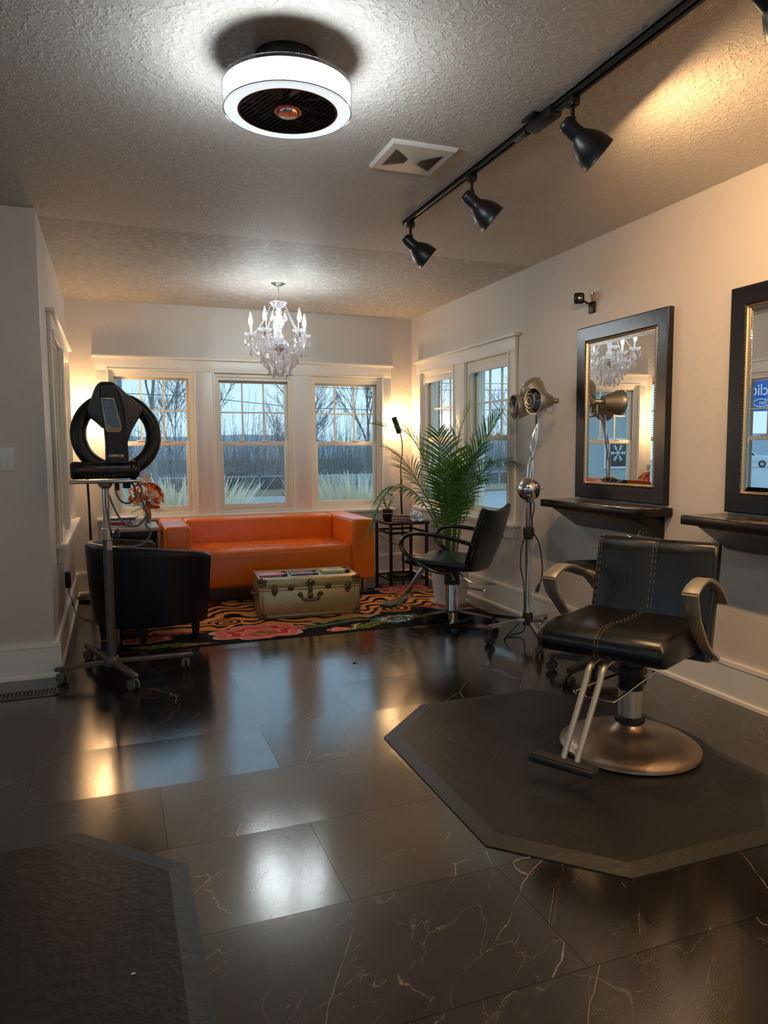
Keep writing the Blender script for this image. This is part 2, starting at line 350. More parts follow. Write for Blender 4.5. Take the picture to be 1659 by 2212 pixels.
wall_with_openings('wall_right', YF, YB, ZC, OPR, XR, .16, 'y', 1, M['wall'])
OPL = [(4.90, 5.655, .69, 1.965), (5.83, 6.55, .69, 1.965)]
wall_with_openings('wall_left', YS+.12, YB, ZC, OPL, XL, .16, 'y', -1, M['wall'])
b = MB(); b.box(XW, XL, YS, YS+.12, 0, ZC, bev=0.006); struct(b.build('wall_stub', M['wall']))
wall_with_openings('wall_far_left', YF, YS, ZC, [(-1.5, .3, .7, 2.1), (1.2, 3.0, .7, 2.1)], XW, .15, 'y', -1, M['wall'])
wall_with_openings('wall_rear', XW, XR+.15, ZC, [(-2.6, -.6, .5, 2.2), (.2, 2.2, .5, 2.2)], YF, .15, 'x', -1, M['wall'])
def baseboard(name, a, b_, side):
    # a,b_ endpoints on wall base; side = inward normal
    A = Vector((*a, 0)); B = Vector((*b_, 0)); n = Vector((*side, 0)); m = MB()
    prof = [(0.0, 0), (0.032, 0), (0.03, 0.016), (0.018, 0.022), (0.018, 0.165), (0.022, 0.17), (0.020, 0.19), (0.0, 0.192)]
    m.loft([[P+n*u+Vector((0, 0, v)) for u, v in prof] for P in (A, B)])
    return struct(m.build(name, M['trim'], sharp=20))
baseboard('baseboard_right', (XR, YF), (XR, YB), (-1, 0))
baseboard('baseboard_back', (XL, YB), (XR, YB), (0, -1))
baseboard('baseboard_left', (XL, YS), (XL, YB), (1, 0))
baseboard('baseboard_stub', (XW, YS), (XL+.03, YS), (0, -1))

def window(n, T, w, z0, z1, blind=False, style=0):
    """double hung window, local x 0..w along wall, +y outward, face of wall y=0"""
    root = thing(f'window_{n}', None, None); del_keys(root); root['kind'] = 'structure'
    f = MB()
    for (x0, x1, a, c) in ((0, .022, z0, z1), (w-.022, w, z0, z1), (.022, w-.022, z1-.022, z1), (.022, w-.022, z0, z0+.03)):
        f.box(x0, x1, 0.0 if a == z0 and c == z1 else .0015, .155 if a == z0 and c == z1 else .153, a, c)
    f.box(.022, .040, .012, .03, z0, z1); f.box(w-.040, w-.022, .012, .03, z0, z1); f.box(0.040, w-.040, .013, .03, z1-.052, z1-.021)
    # outer stops
    f.box(.022, .045, .085, .12, z0, z1); f.box(w-.045, w-.022, .085, .12, z0, z1); f.box(.045, w-.045, .086, .12, z1-.06, z1-.021)
    f.xf(T).build('window_frame', M['sash'], root)
    zm = z0+(z1-z0)*0.503
    def sash(name, y0, y1, a, c, st, top, bot, gl):
        s = MB(); x0, x1 = .034, w-.034
        for q in ((x0, x0+st, a, c), (x1-st, x1, a, c)): s.box(q[0], q[1], y0, y1, q[2], q[3], bev=.003)
        for q in ((x0+st-.004, x1-st+.004, c-top, c-.0005), (x0+st-.004, x1-st+.004, a+.0005, a+bot)): s.box(q[0], q[1], y0+.001, y1-.001, q[2], q[3], bev=.003)
        if gl:
            gx0, gx1, gz0, gz1 = x0+st, x1-st, a+bot, c-top
            for k in (1, 2): cx = gx0+(gx1-gx0)*k/3; s.box(cx-.007, cx+.007, (y0+y1)/2-.006, (y0+y1)/2+.008, gz0, gz1)
            cz = (gz0+gz1)/2; s.box(gx0, gx1, (y0+y1)/2-.0045, (y0+y1)/2+.0065, cz-.007, cz+.007)
        else:
            for k in (1, 2):
                cx = x0+(x1-x0)*k/3; s.box(cx-.035, cx+.035, y0-.006, y1, c-.002, c+.012, bev=.004)
        so = s.xf(T).build(name, M['sash'], root)
        g = MB(); ym = (y0+y1)/2+.002
        g.quad((x0+st-.003, ym, a+bot-.003), (x1-st+.003, ym, a+bot-.003), (x1-st+.003, ym, c-top+.003), (x0+st-.003, ym, c-top+.003))
        g.xf(T).build('window_pane', M['pane'], so)
    sash('upper_sash', .062, .085, zm-.015, z1-.022, .030, .05, .035, True)
    sash('lower_sash', .034, .060, z0+.03, zm+.02, .042, .042, .05, False)
    if blind:
        v = MB(); v.box(.03, w-.03, -.0, .03, z1-.095, z1-.04, bev=.006); v.cyl((.03, .012, z1-.03), (w-.03, .012, z1-.03), .012)
        v.box(.02, .05, -.004, .032, z1-.11, z1-.022, bev=.004); v.box(w-.05, w-.02, -.004, .032, z1-.11, z1-.022, bev=.004)
        v.xf(T).build('blind_headrail', M['trim'], root)
    return root
def del_keys(o):
    for k in ('label', 'category', 'group'):
        if k in o: del o[k]
def TB(x, y, r): return Matrix.Translation((x, y, 0)) @ Matrix.Rotation(r, 4, 'Z')
for i, (p, q, a, c) in enumerate(OPB): window(i+1, TB(p, YB, 0), q-p, a, c)
for i, (p, q, a, c) in enumerate(OPR): window(4+i, TB(XR, q, -PI/2), q-p, a, c, blind=True)
for i, (p, q, a, c) in enumerate(OPL): window(6+i, TB(XL, p, PI/2), q-p, a, c)
def casing(n, T, xs, z0, z1, L0, L1, right_apron=False):
    """xs: openings in local x; L0,L1 outer edges of casing"""
    b = MB()
    t = .022
    edges = [L0]+[v for o in xs for v in o]+[L1]
    for k in range(0, len(edges), 2): b.box(edges[k], edges[k+1], -t, 0, z0-.01, z1, bev=.003)
    for (p, q) in xs:   # thin raised bead at each opening
        for (x0, x1, a, c) in ((p-.016, p-.004, z0, z1+.016), (q+.004, q+.016, z0, z1+.016), (p-.016, q+.016, z1+.004, z1+.016)):
            b.box(x0, x1, -t-.008+(.0012 if x1-x0 > .1 else 0), -t+.002, a, c)
    b.box(L0-.004, L1+.004, -t-.004, 0, z1, z1+.105, bev=.003)
    b.box(L0-.03, L1+.03, -t-.028, 0, z1+.105, z1+.128, bev=.005)
    b.box(L0-.035, L1+.035, -.062, .03, z0-.035, z0-.005, bev=.006)
    b.box(L0, L1, -.02, 0, z0-.125, z0-.035, bev=.003)
    struct(b.xf(T).build(f'trim_{n}', M['trim'], sharp=25))
casing(1, TB(0, YB, 0), [(p, q) for p, q, _, _ in OPB], .665, 1.945, -.115, 2.60)
casing(2, TB(XR, 6.50, -PI/2), [(0, .715), (.945, 1.655)], .69, 1.965, -.095, 1.755)
casing(3, TB(XL, 4.90, PI/2), [(0, .755), (.93, 1.65)], .69, 1.965, -.10, 1.745)
for i, (a, e) in enumerate(((-2.6, -.6), (.2, 2.2))):
    b = MB(); b.box(a-.1, e+.1, YF, YF+.02, 2.2, 2.3); b.box(a-.1, a, YF, YF+.02, .4, 2.2); b.box(e, e+.1, YF, YF+.02, .4, 2.2); b.box(a-.1, e+.1, YF, YF+.05, .42, .5); b.box((a+e)/2-.03, (a+e)/2+.03, YF-.06, YF, .5, 2.2)
    struct(b.build(f'trim_{4+i}', M['trim']))

# ------------------------------------------------------------ fan light, vent, track
def ring_z(r0, r1, za, zb, seg=64):
    b = MB(); b.lathe([(r0, za), (r1, za), (r1, zb), (r0, zb), (r0, za)], seg=seg, cap=False); return b
fan = thing('ceiling_fan_light', 'round white glowing drum ceiling light with a caged fan in its middle', 'ceiling light', (0.583, 2.45, ZC)); fan.scale = (1.05, 1.05, .84)
b = MB(); b.lathe([(0.0, 0), (.098, 0), (.098, -.03), (.085, -.06), (.08, -.085), (.10, -.095), (.155, -.108), (.16, -.118), (0, -.118)], seg=40)
for k in range(8): a = k*PI/4+.2; b.cyl((.08*math.cos(a), .08*math.sin(a), -.062), (.096*math.cos(a), .096*math.sin(a), -.062), .006, seg=8)
b.build('motor_housing', M['black'], fan)
em = mat('led_diffuser', (0.9, 0.9, 0.9), 0.4, emit=COOL, es=FAN_E)
b = MB(); b.lathe([(.155, -.125), (.192, -.125), (.192, -.197), (.16, -.203), (.155, -.203)], seg=64, cap=False); b.build('diffuser', em, fan)
em2 = mat('led_sparkle_ring', (0.9, 0.92, 0.95), 0.3, emit=COOL, es=.40, bump=1.0, bscale=160)
b = MB(); b.lathe([(.150, -.204), (.197, -.204), (.198, -.198)], seg=64, cap=False); b.build('sparkle_ring', em2, fan)
b = MB(); b.torus((0, 0, -.2035), .1985, .0016, 64, 6); b.build('trim_ring', M['greyplastic'], fan)
b = MB(); b.lathe([(.2, -.108), (.202, -.108), (.202, -.212), (.200, -.212), (.2, -.108)], seg=64, cap=False)
b.torus((0, 0, -.108), .201, .0018, 64, 6); b.torus((0, 0, -.212), .200, .002, 64, 6); b.build('clear_drum', glassmat('clear_acrylic', (.97, .98, .98), ior=1.4), fan)
b = MB(); b.lathe([(.158, -.12), (.1995, -.12), (.1995, -.1215), (.158, -.1215)], seg=64, cap=False); b.build('top_plate', M['greyplastic'], fan)
b = MB(); b.lathe([(.152, -.118), (.153, -.203), (.156, -.206), (.150, -.206), (.149, -.12), (.0, -.119)], seg=64, cap=False); b.build('inner_drum', M['blackgloss'], fan)
b = MB()
for k in range(7):
    a0 = k*2*PI/7
    for rr0 in (0,): 
        pts = []
        t = bmesh.new()
        q = [(.03, a0), (.14, a0+.15), (.14, a0+.65), (.03, a0+.5)]
        v = [t.verts.new((r*math.cos(a), r*math.sin(a), -.165+(.012 if j > 1 else -.008))) for j, (r, a) in enumerate(q)]
        t.faces.new(v); b.merge(t)
b.build('fan_blades', M['greyplastic'], fan)
b = MB()
for k in range(-9, 10):
    x = k*.0155; h = math.sqrt(max(0, .15**2-x*x)); a = .35
    p = Matrix.Rotation(a, 3, 'Z')
    b.cyl(p @ Vector((x, -h, -.203)), p @ Vector((x, h, -.203)), .0012, seg=6)
for k in (-1, 0, 1):
    y = k*.06; h = math.sqrt(.15**2-y*y)
    b.cyl(Matrix.Rotation(.35, 3, 'Z') @ Vector((-h, y, -.201)), Matrix.Rotation(.35, 3, 'Z') @ Vector((h, y, -.201)), .0016, seg=6)
b.build('grille', M['darkmetal'], fan)
b = MB(); b.lathe([(.0, -.218), (.03, -.216), (.034, -.208), (.034, -.195), (.0, -.195)], seg=32); b.build('hub_cap', M['chrome'], fan)
b = MB(); b.torus((0, 0, -.203), .039, .0035, 40, 8); b.build('hub_ring', M['orangeplug'], fan)

v = thing('ceiling_vent', 'square white slatted exhaust vent on the ceiling between drum light and track', 'vent', (1.284, 3.06, ZC))
b = MB()
rings = []
for s_, z in ((.15, 0), (.15, -.008), (.142, -.016), (.112, -.016), (.03, -.022), (.022, -.026)):
    rings.append([(s_, s_, z), (-s_, s_, z), (-s_, -s_, z), (s_, -s_, z)])
b.loft(rings); b.build('cover', M['white'], v)
for sgn in (-1, 1):
    b = MB()
    for k in range(14):
        x = .032+.075*k/13; w_ = x*.82
        z = -.0225+(x-.03)/.082*.006
        b.box(min(sgn*x, sgn*(x+.0022)), max(sgn*x, sgn*(x+.0022)), -w_, w_, z-.002, z+.002)
    b.build('slot_row', M['black'], v)

TX = 1.605
track = thing('track_rail', 'long black ceiling track rail carrying the spotlights', 'track light', (TX, 1.5, ZC))
b = MB(); L_ = 2.43
b.box(-.018, -.006, -2.6, L_, -.02, 0); b.box(.006, .018, -2.6, L_, -.02, 0); b.box(-.018, .018, -2.6, L_, -.008, 0); b.box(-.018, .018, L_-.012, L_, -.02, 0); b.build('rail', M['black'], track)
b = MB(); b.box(-.026, .026, .93, 1.10, -.038, 0, bev=.004); b.box(-.055, -.018, 1.0, 1.09, -.012, 0, bev=.003); b.box(-.012, .012, .83, .93, -.03, -.02, bev=.002); b.box(-.012, .012, 1.13, 1.16, -.028, -.018); b.build('junction_box', M['black'], track)
b = MB(); b.box(-.014, .014, 1.13, 1.22, -.026, -.019); b.build('connector', M['greyplastic'], track)
bulbm = mat('warm_bulb', (1, .9, .8), 0.4, emit=(1, .72, .40), es=30)
def track_head(y, label, on, power):
    h = thing('track_spotlight', label, 'spotlight', (TX, y, ZC-.02), group=None)
    b = MB(); b.box(-.017, .017, -.024, .024, -.034, 0, bev=.005); b.box(-.02, .02, -.018, .018, -.028, -.008, bev=.003); b.build('track_adapter', M['black'], h)
    b = MB(); b.cyl((0, 0, -.034), (0, 0, -.072), .0075, seg=12); b.sphere((0.003, 0, -.075), .011, 12); b.cyl((0, 0, -.07), (.012, 0, -.092), .008, seg=10); b.build('stem', M['black'], h)
    ax = Vector((.75, -.17, -.64)).normalized(); c = Vector((-.036, .006, -.086))
    Lc = [(0, 0), (.020, .001), (.028, .008), (.030, .018), (.031, .065), (.033, .075), (.042, .088), (.054, .108), (.0625, .130), (.067, .152), (.069, .174), (.0715, .177), (.0705, .180), (.066, .179), (.063, .152), (.058, .130), (.045, .102), (.026, .088), (.012, .082), (0, .082)]
    b = MB(); b.lathe(Lc, seg=36, c=c, axis=ax, cap=False); b.build('lamp_shade', mat('satin_black_shade', (.012, .012, .012), .36, spec=.6) if 'satin_black_shade' not in bpy.data.materials else bpy.data.materials['satin_black_shade'], h)
    bb = MB(); bb.sphere(c+ax*.130, .022, 14); bb.cyl(c+ax*.085, c+ax*.115, .012, seg=12)
    bb.build('bulb', bulbm if on else M['white'], h)
    if on: lightobj('bulb_light', 'POINT', c+ax*.163, power, WARM, h, radius=.02)
    return h
track_head(3.855, 'small black track spotlight at the far end of the rail', False, 0)
track_head(3.115, 'black track spotlight, second from the far end of the rail', False, 0)
track_head(2.325, 'large black track spotlight below the ceiling, beside the rail junction box', True, TRACK_W)
track_head(1.492, 'black track spotlight cut off by the upper right corner', True, TRACK_W*.7)
track_head(.5, 'unseen black track spotlight added beyond the right edge', True, TRACK_W)  # unseen head, added to light the rear of the room
track_head(-.5, 'unseen black track spotlight added at the near end of the rail', True, TRACK_W)  # second added head out of view, also fill for the rear half

# ------------------------------------------------------------ chandelier
ch = thing('crystal_chandelier', 'crystal chandelier with five lit candle bulbs hanging over the sofa', 'chandelier', (1.248, 5.665, ZC))
crystal = newmat('crystal')[0]
def crystal_mat():
    m = bpy.data.materials['crystal']; nt = m.node_tree; nt.nodes.clear()
    t = nt.nodes.new('ShaderNodeBsdfTransparent'); t.inputs[0].default_value = (.93, .93, .97, 1)
    g = nt.nodes.new('ShaderNodeBsdfGlass'); g.inputs[0].default_value = (1, 1, 1, 1); g.inputs['IOR'].default_value = 1.5
    s = nt.nodes.new('ShaderNodeBsdfGlossy'); s.inputs['Roughness'].default_value = .18; s.inputs[0].default_value = (.95, .95, 1, 1)
    x = nt.nodes.new('ShaderNodeMixShader'); x.inputs[0].default_value = .30
    y = nt.nodes.new('ShaderNodeMixShader'); y.inputs[0].default_value = .38
    o = nt.nodes.new('ShaderNodeOutputMaterial')
    nt.links.new(t.outputs[0], x.inputs[1]); nt.links.new(g.outputs[0], x.inputs[2]); nt.links.new(x.outputs[0], y.inputs[1]); nt.links.new(s.outputs[0], y.inputs[2]); w_ = nt.nodes.new('ShaderNodeBsdfTranslucent'); w_.inputs[0].default_value = (1, 1, 1, 1); w2 = nt.nodes.new('ShaderNodeMixShader'); w2.inputs[0].default_value = .16; nt.links.new(y.outputs[0], w2.inputs[1]); nt.links.new(w_.outputs[0], w2.inputs[2]); nt.links.new(w2.outputs[0], o.inputs[0])
    return m
crystal = crystal_mat()
b = MB(); b.lathe([(0, -.022), (.02, -.022), (.04, -.014), (.058, -.003), (.058, 0), (0, 0)], seg=32); b.build('canopy', M['chrome'], ch)
b = MB()
b.cyl((0, 0, -.022), (0, 0, -.05), .009, seg=12)
for k in range(4):
    z = -.058-k*.022
    b.tube([(0, 0, z+.014) if False else ((.006 if k % 2 else 0)*c1, (0 if k % 2 else .006)*c1, z+s1*.013) for c1, s1 in ((0, 1), (1, .5), (1, -.5), (0, -1), (-1, -.5), (-1, .5))], .0018, seg=6, res=2, closed=True)
b.build('chain', M['chrome'], ch)
b = MB()
b.lathe([(.0, -.145), (.062, -.142), (.064, -.150), (.045, -.175), (.02, -.19), (.018, -.2), (.028, -.215), (.022, -.23), (.02, -.245), (.034, -.27), (.042, -.295), (.030, -.325), (.018, -.345), (.022, -.36), (.016, -.375), (.03, -.40), (.042, -.425), (.034, -.455), (.02, -.47)], seg=24, wob=(.07, 12)); b.build('glass_column', crystal, ch)
b = MB(); b.lathe([(.022, -.462), (.036, -.470), (.038, -.482), (.052, -.49), (.05, -.50), (.03, -.515), (.012, -.53), (.008, -.55), (0, -.553)], seg=24); b.build('metal_hub', M['chrome'], ch)
flame = mat('candle_flame_bulb', (1, 1, 1), .3, emit=(.86, .97, 1.0), es=CHAND_E)
cand = mat('candle_sleeve', (.80, .82, .84), .3)
view0 = math.atan2(-5.665, -1.248)
drop_spots = []
for k in range(5):
    a = view0+math.radians(36+8+72*k); ca, sa = math.cos(a), math.sin(a)
    def P(r, z): return Vector((ca*r, sa*r, z))
    arm = MB(); arm.tube([P(.03, -.465), P(.06, -.445), P(.09, -.475), P(.12, -.53), P(.165, -.545), P(.205, -.50), P(.222, -.44), P(.222, -.405)], .0065, seg=8, res=5)
    ao = arm.build('arm', crystal, ch)
    cup = MB(); cup.lathe([(.012, -.408), (.03, -.402), (.046, -.385), (.050, -.376), (.044, -.38), (.026, -.394), (.0, -.396)], seg=24, c=P(.222, 0), wob=(.08, 8)); cup.build('drip_cup', crystal, ao)
    cc = MB(); cc.cyl(P(.222, -.425), P(.222, -.402), .010, seg=14); cc.build('cup_collar', M['nickel'], ao)
    cs = MB(); cs.cyl(P(.222, -.396), P(.222, -.315), .0105, .0105, seg=14); cs.build('candle_sleeve', cand, ao)
    fb = MB(); fb.lathe([(.0, -.316), (.009, -.314), (.0145, -.298), (.0150, -.285), (.0125, -.265), (.007, -.243), (.0025, -.226), (.0, -.214)], seg=16, c=P(.222, 0)); fb.build('bulb', flame, ao)
    for r, z in ((.27, -.42), (.222, -.50), (.18, -.46)): drop_spots.append((P(r, z), .052))
    for sgn in (-1, 1):
        aa = a+sgn*.2; drop_spots.append((Vector((math.cos(aa)*.225, math.sin(aa)*.225, -.43)), .05))
        aa = a+sgn*.45; drop_spots.append((Vector((math.cos(aa)*.17, math.sin(aa)*.17, -.515)), .056))
def drop_mb(h):
    d = MB(); d.lathe([(0, 0), (h*.09, -h*.1), (h*.16, -h*.38), (h*.27, -h*.68), (h*.17, -h*.88), (0, -h)], seg=6, cap=False); d.sphere((0, 0, h*.13), h*.1, 8); return d
dp_src = drop_mb(.055).build('crystal_drop', crystal, None, sharp=5)
ring_specs = [(.115, -.60, 10), (.085, -.645, 8), (.05, -.66, 6), (.14, -.56, 10), (.06, -.225, 6)]
for r, z, n in ring_specs:
    for k in range(n):
        a = 2*PI*k/n+r*20; drop_spots.append((Vector((r*math.cos(a), r*math.sin(a), z+.012*math.sin(k*2.3))), .055))
first = True
for (p, h) in drop_spots:
    d = dp_src if first else dp_src.copy()
    if not first: COL.objects.link(d)
    d.parent = ch; d.location = p; d.rotation_euler = (0, 0, random.random()*3); first = False
b = MB(); b.sphere((0, 0, -.70), .019, 14); b.build('crystal_ball', crystal, ch)
# bead strands
beads = bmesh.new(); bmesh.ops.create_icosphere(beads, subdivisions=1, radius=.0048); bead_me = [(v.co.copy()) for v in beads.verts]; bead_f = [[v.index for v in f.verts] for f in beads.faces]; beads.free()
def strand(p, q, sag, n):
    vs = []; fs = []
    for k in range(n):
        t = k/(n-1); c = Vector(p).lerp(Vector(q), t)+Vector((0, 0, -sag*4*t*(1-t)))
        o_ = len(vs); vs += [c+w for w in bead_me]; fs += [[i+o_ for i in f] for f in bead_f]
    me = bpy.data.meshes.new('bead_strand'); me.from_pydata(vs, [], fs); me.materials.append(crystal)
    o = bpy.data.objects.new('bead_strand', me); COL.objects.link(o); o.parent = ch
for k in range(5):
    a = view0+math.radians(36+8+72*k); a2 = a+math.radians(72)
    C3 = lambda r, z, a=a: (r*math.cos(a), r*math.sin(a), z)
    strand(C3(.06, -.16), C3(.21, -.385), .03, 22)
    strand(C3(.215, -.39), (.215*math.cos(a2), .215*math.sin(a2), -.39), .09, 22)
    strand(C3(.20, -.40), C3(.03, -.47), .06, 16)
    strand(C3(.15, -.545), C3(.11, -.61), .0, 8)
    for j in range(4):
        aj = a+j*.31; strand((.13*math.cos(aj), .13*math.sin(aj), -.50), (.03*math.cos(aj), .03*math.sin(aj), -.66), .02, 14)

# ------------------------------------------------------------ mirrors and shelves
def mirror(y0, y1, label):
    z0, z1 = .932, 1.995
    r = thing('wall_mirror', label, 'mirror', (XR, (y0+y1)/2, z0), group='black framed station mirrors')
    w = (y1-y0)/2; h = z1-z0; fw_ = .092
    b = MB()
    def corner(u, inset, d):  # d = depth from wall (towards -x)
        s = w-inset; return [(-d, -s, inset), (-d, s, inset), (-d, s, h-inset), (-d, -s, h-inset)]
    rr = [corner(0, 0, .002), corner(0, 0, .034), corner(0, .006, .038), corner(0, fw_-.008, .036), corner(0, fw_, .030), corner(0, fw_, .002)]
    b.loft(rr, cap=False); b.build('frame', mat('mirror_frame_wood', (.006, .0053, .0075), .26, bump=.06, bscale=30) if 'mirror_frame_wood' not in bpy.data.materials else bpy.data.materials['mirror_frame_wood'], r, sharp=3)
    b = MB(); b.loft([corner(0, fw_-.002, .030), corner(0, fw_+.004, .034), corner(0, fw_+.010, .027), corner(0, fw_+.0105, .02)], cap=False); b.build('gold_trim', M['gold'], r)
    vs = []; fs = []; sp_ = .0125; pth = []
    i = fw_+.003; s = w-i
    n1 = int(2*s/sp_); n2 = int((h-2*i)/sp_)
    for k in range(n1): yy = -s+2*s*k/n1; pth += [(yy, i), (yy, h-i)]
    for k in range(n2): zz = i+(h-2*i)*k/n2; pth += [(-s, zz), (s, zz)]
    for yy, zz in pth:
        o_ = len(vs); vs += [Vector((-.036, yy, zz))+q for q in bead_me]; fs += [[j+o_ for j in f] for f in bead_f]
    me = bpy.data.meshes.new('bead_border'); me.from_pydata(vs, [], fs); me.materials.append(M['gold']); o = bpy.data.objects.new('bead_border', me); COL.objects.link(o); o.parent = r
    b = MB(); i0 = fw_+.012; i1 = i0+.022
    b.loft([corner(0, i0-.004, .022), corner(0, i1, .026)], cap=False)
    q = corner(0, i1, .026); b.bm.faces.new([b.bm.verts.new(Vector(p)) for p in q]); b.build('mirror_glass', M['mirror'], r, sharp=.5)
    return r
mirror(3.147, 3.962, 'full black framed wall mirror reflecting the chandelier, under the camera')
mirror(1.918, 2.733, 'black framed wall mirror cut off by the right edge, reflecting a street window')
def topmat():
    m, nt, b = newmat('marbled_top'); N = nt.nodes; L = nt.links
    tcn = N.new('ShaderNodeTexCoord'); n = N.new('ShaderNodeTexNoise'); n.inputs['Scale'].default_value = 7; n.inputs['Detail'].default_value = 9; n.inputs['Roughness'].default_value = .7; n.inputs['Distortion'].default_value = 1.6
    L.new(tcn.outputs['Object'], n.inputs['Vector']); r = N.new('ShaderNodeValToRGB'); L.new(n.outputs['Fac'], r.inputs[0])
    r.color_ramp.elements[0].position = .44; r.color_ramp.elements[0].color = (.012, .008, .006, 1); r.color_ramp.elements[1].position = .62; r.color_ramp.elements[1].color = (.40, .26, .12, 1)
    e = r.color_ramp.elements.new(.52); e.color = (.10, .05, .025, 1)
    L.new(r.outputs[0], b.inputs['Base Color']); b.inputs['Roughness'].default_value = .13; return m
M['top'] = topmat()
def shelf(y0, y1, label, hook=False):
    r = thing('station_shelf', label, 'shelf', (XR, y0, .874), group='wall mounted styling shelves')
    L_ = y1-y0
    b = MB(); b.box(-.255, 0, 0, L_, 0, .042, bev=.003); b.build('shelf_board', M['wood'], r)
    b = MB(); b.box(-.250, 0, .004, L_-.004, .0425, .0455, bev=.001); b.build('laminate_top', M['top'], r)
    b = MB(); b.prism([(-.2, 0), (0, 0), (0, -.13), (-.015, -.13), (-.2, -.012)], .06, L_-.06, axis='y', bev=.003); b.build('bracket', M['wood'], r)
    if hook:
        b = MB(); b.torus((-.075, .16, -.10), .016, .003, 20, 8, axis=(0, 1, .2)); b.tube([(-.07, .165, -.112), (-.1, .20, -.13), (-.10, .24, -.125)], .0045, seg=8); b.build('hook', M['chrome'], r)
    return r
shelf(3.116, 4.022, 'dark wooden wall shelf with marbled top beneath the full mirror', True)
shelf(1.88, 2.785, 'dark wooden wall shelf cut off by the right edge behind the near chair')

# security camera
r = thing('security_camera', 'small black security camera on the wall above the full mirror', 'camera', (XR, 3.85, 2.115))
b = MB(); b.box(-.018, 0, -.03, .03, -.035, .035, bev=.008); b.build('wall_mount', M['black'], r)
b = MB(); b.tube([(-.015, 0, .01), (-.04, .015, .03), (-.055, .03, .045)], .006, seg=8); b.build('arm', M['black'], r)
ax = Vector((-.55, -.8, -.05)).normalized()
Q = ax.to_track_quat('Z', 'Y').to_matrix().to_4x4(); T_ = Matrix.Translation((-.07, .05, .06)) @ Q
b = MB(); b.box(-.032, .032, -.032, .032, -.03, .03, bev=.014, seg=4, M4=T_); b.build('camera_body', M['black'], r)
b = MB(); b.lathe([(0, .0305), (.02, .0305), (.022, .03)], seg=24); b.xf(T_); b.build('lens', M['blackgloss'], r)
b = MB(); b.tube([(-.01, .0, .035), (-.02, -.012, .05), (-.01, .006, .062), (-.022, -.004, .078), (-.008, -.014, .088), (-.004, -.002, .06)], .002, seg=6); b.build('cable', M['gold'], r)

# light switch, floor vent, adapter
r = thing('light_switch', 'white wall light switch at the left edge', 'light switch', (-.545, YS, 1.207))
b = MB(); b.box(-.05, .05, -.007, 0, -.062, .062, bev=.003); b.build('plate', M['white'], r)
for sx in (-.026, .024):
    b = MB(); b.box(sx-.014, sx+.014, -.011, -.005, -.032, .032, bev=.003); b.build('rocker', M['white'], r)
r = thing('floor_vent', 'dark slotted metal floor vent at the left edge', 'vent', (-.47, 4.045, 0))
b = MB(); W_, D_ = .165, .062
b.box(-W_, W_, -D_, -D_+.018, 0, .006, bev=.002); b.box(-W_, W_, D_-.018, D_, 0, .006, bev=.002); b.box(-W_, -W_+.02, -D_, D_, 0, .006, bev=.002); b.box(W_-.02, W_, -D_, D_, 0, .006, bev=.002)
for k in range(17): x = -W_+.02+k*.0182; b.box(x, x+.009, -D_+.01, D_-.01, 0, .005)
b.build('grille', M['darkmetal'], r)
b = MB(); b.box(-W_+.01, W_-.01, -D_+.01, D_-.01, 0.0002, .0012); b.build('duct', M['black'], r)
r = thing('power_adapter', 'black plug-in power adapter on the narrow left wall', 'adapter', (XL, 5.42, .36))
b = MB(); b.box(0, .035, -.035, .035, -.055, .055, bev=.006); b.build('body', M['black'], r)
b = MB(); b.tube([(.02, 0, -.055), (.02, .02, -.10), (.03, .08, -.16), (.035, .16, -.22), (.05, .24, -.30), (.09, .3, -.352), (.14, .26, -.354), (.16, .1, -.354)], .003, seg=6); b.sphere((.032, .13, -.2), .008, 8); b.build('cord', M['black'], r)

# added warm fill light in the room's rear half, unseen behind the camera
fl_ = thing('added_ceiling_fill', 'round warm fill light added unseen in the rear half of the room', 'ceiling light', (-1.7, .6, ZC))
b = MB(); b.lathe([(0, 0), (.17, 0), (.17, -.03), (.16, -.035), (0, -.035)], seg=40); b.build('fill_base', M['white'], fl_)
b = MB(); b.lathe([(.15, -.035), (.15, -.05), (.11, -.085), (0, -.1)], seg=40, cap=False); b.build('fill_globe', mat('warm_fill_globe', (1, .9, .8), .4, emit=(1, .74, .48), es=10), fl_)

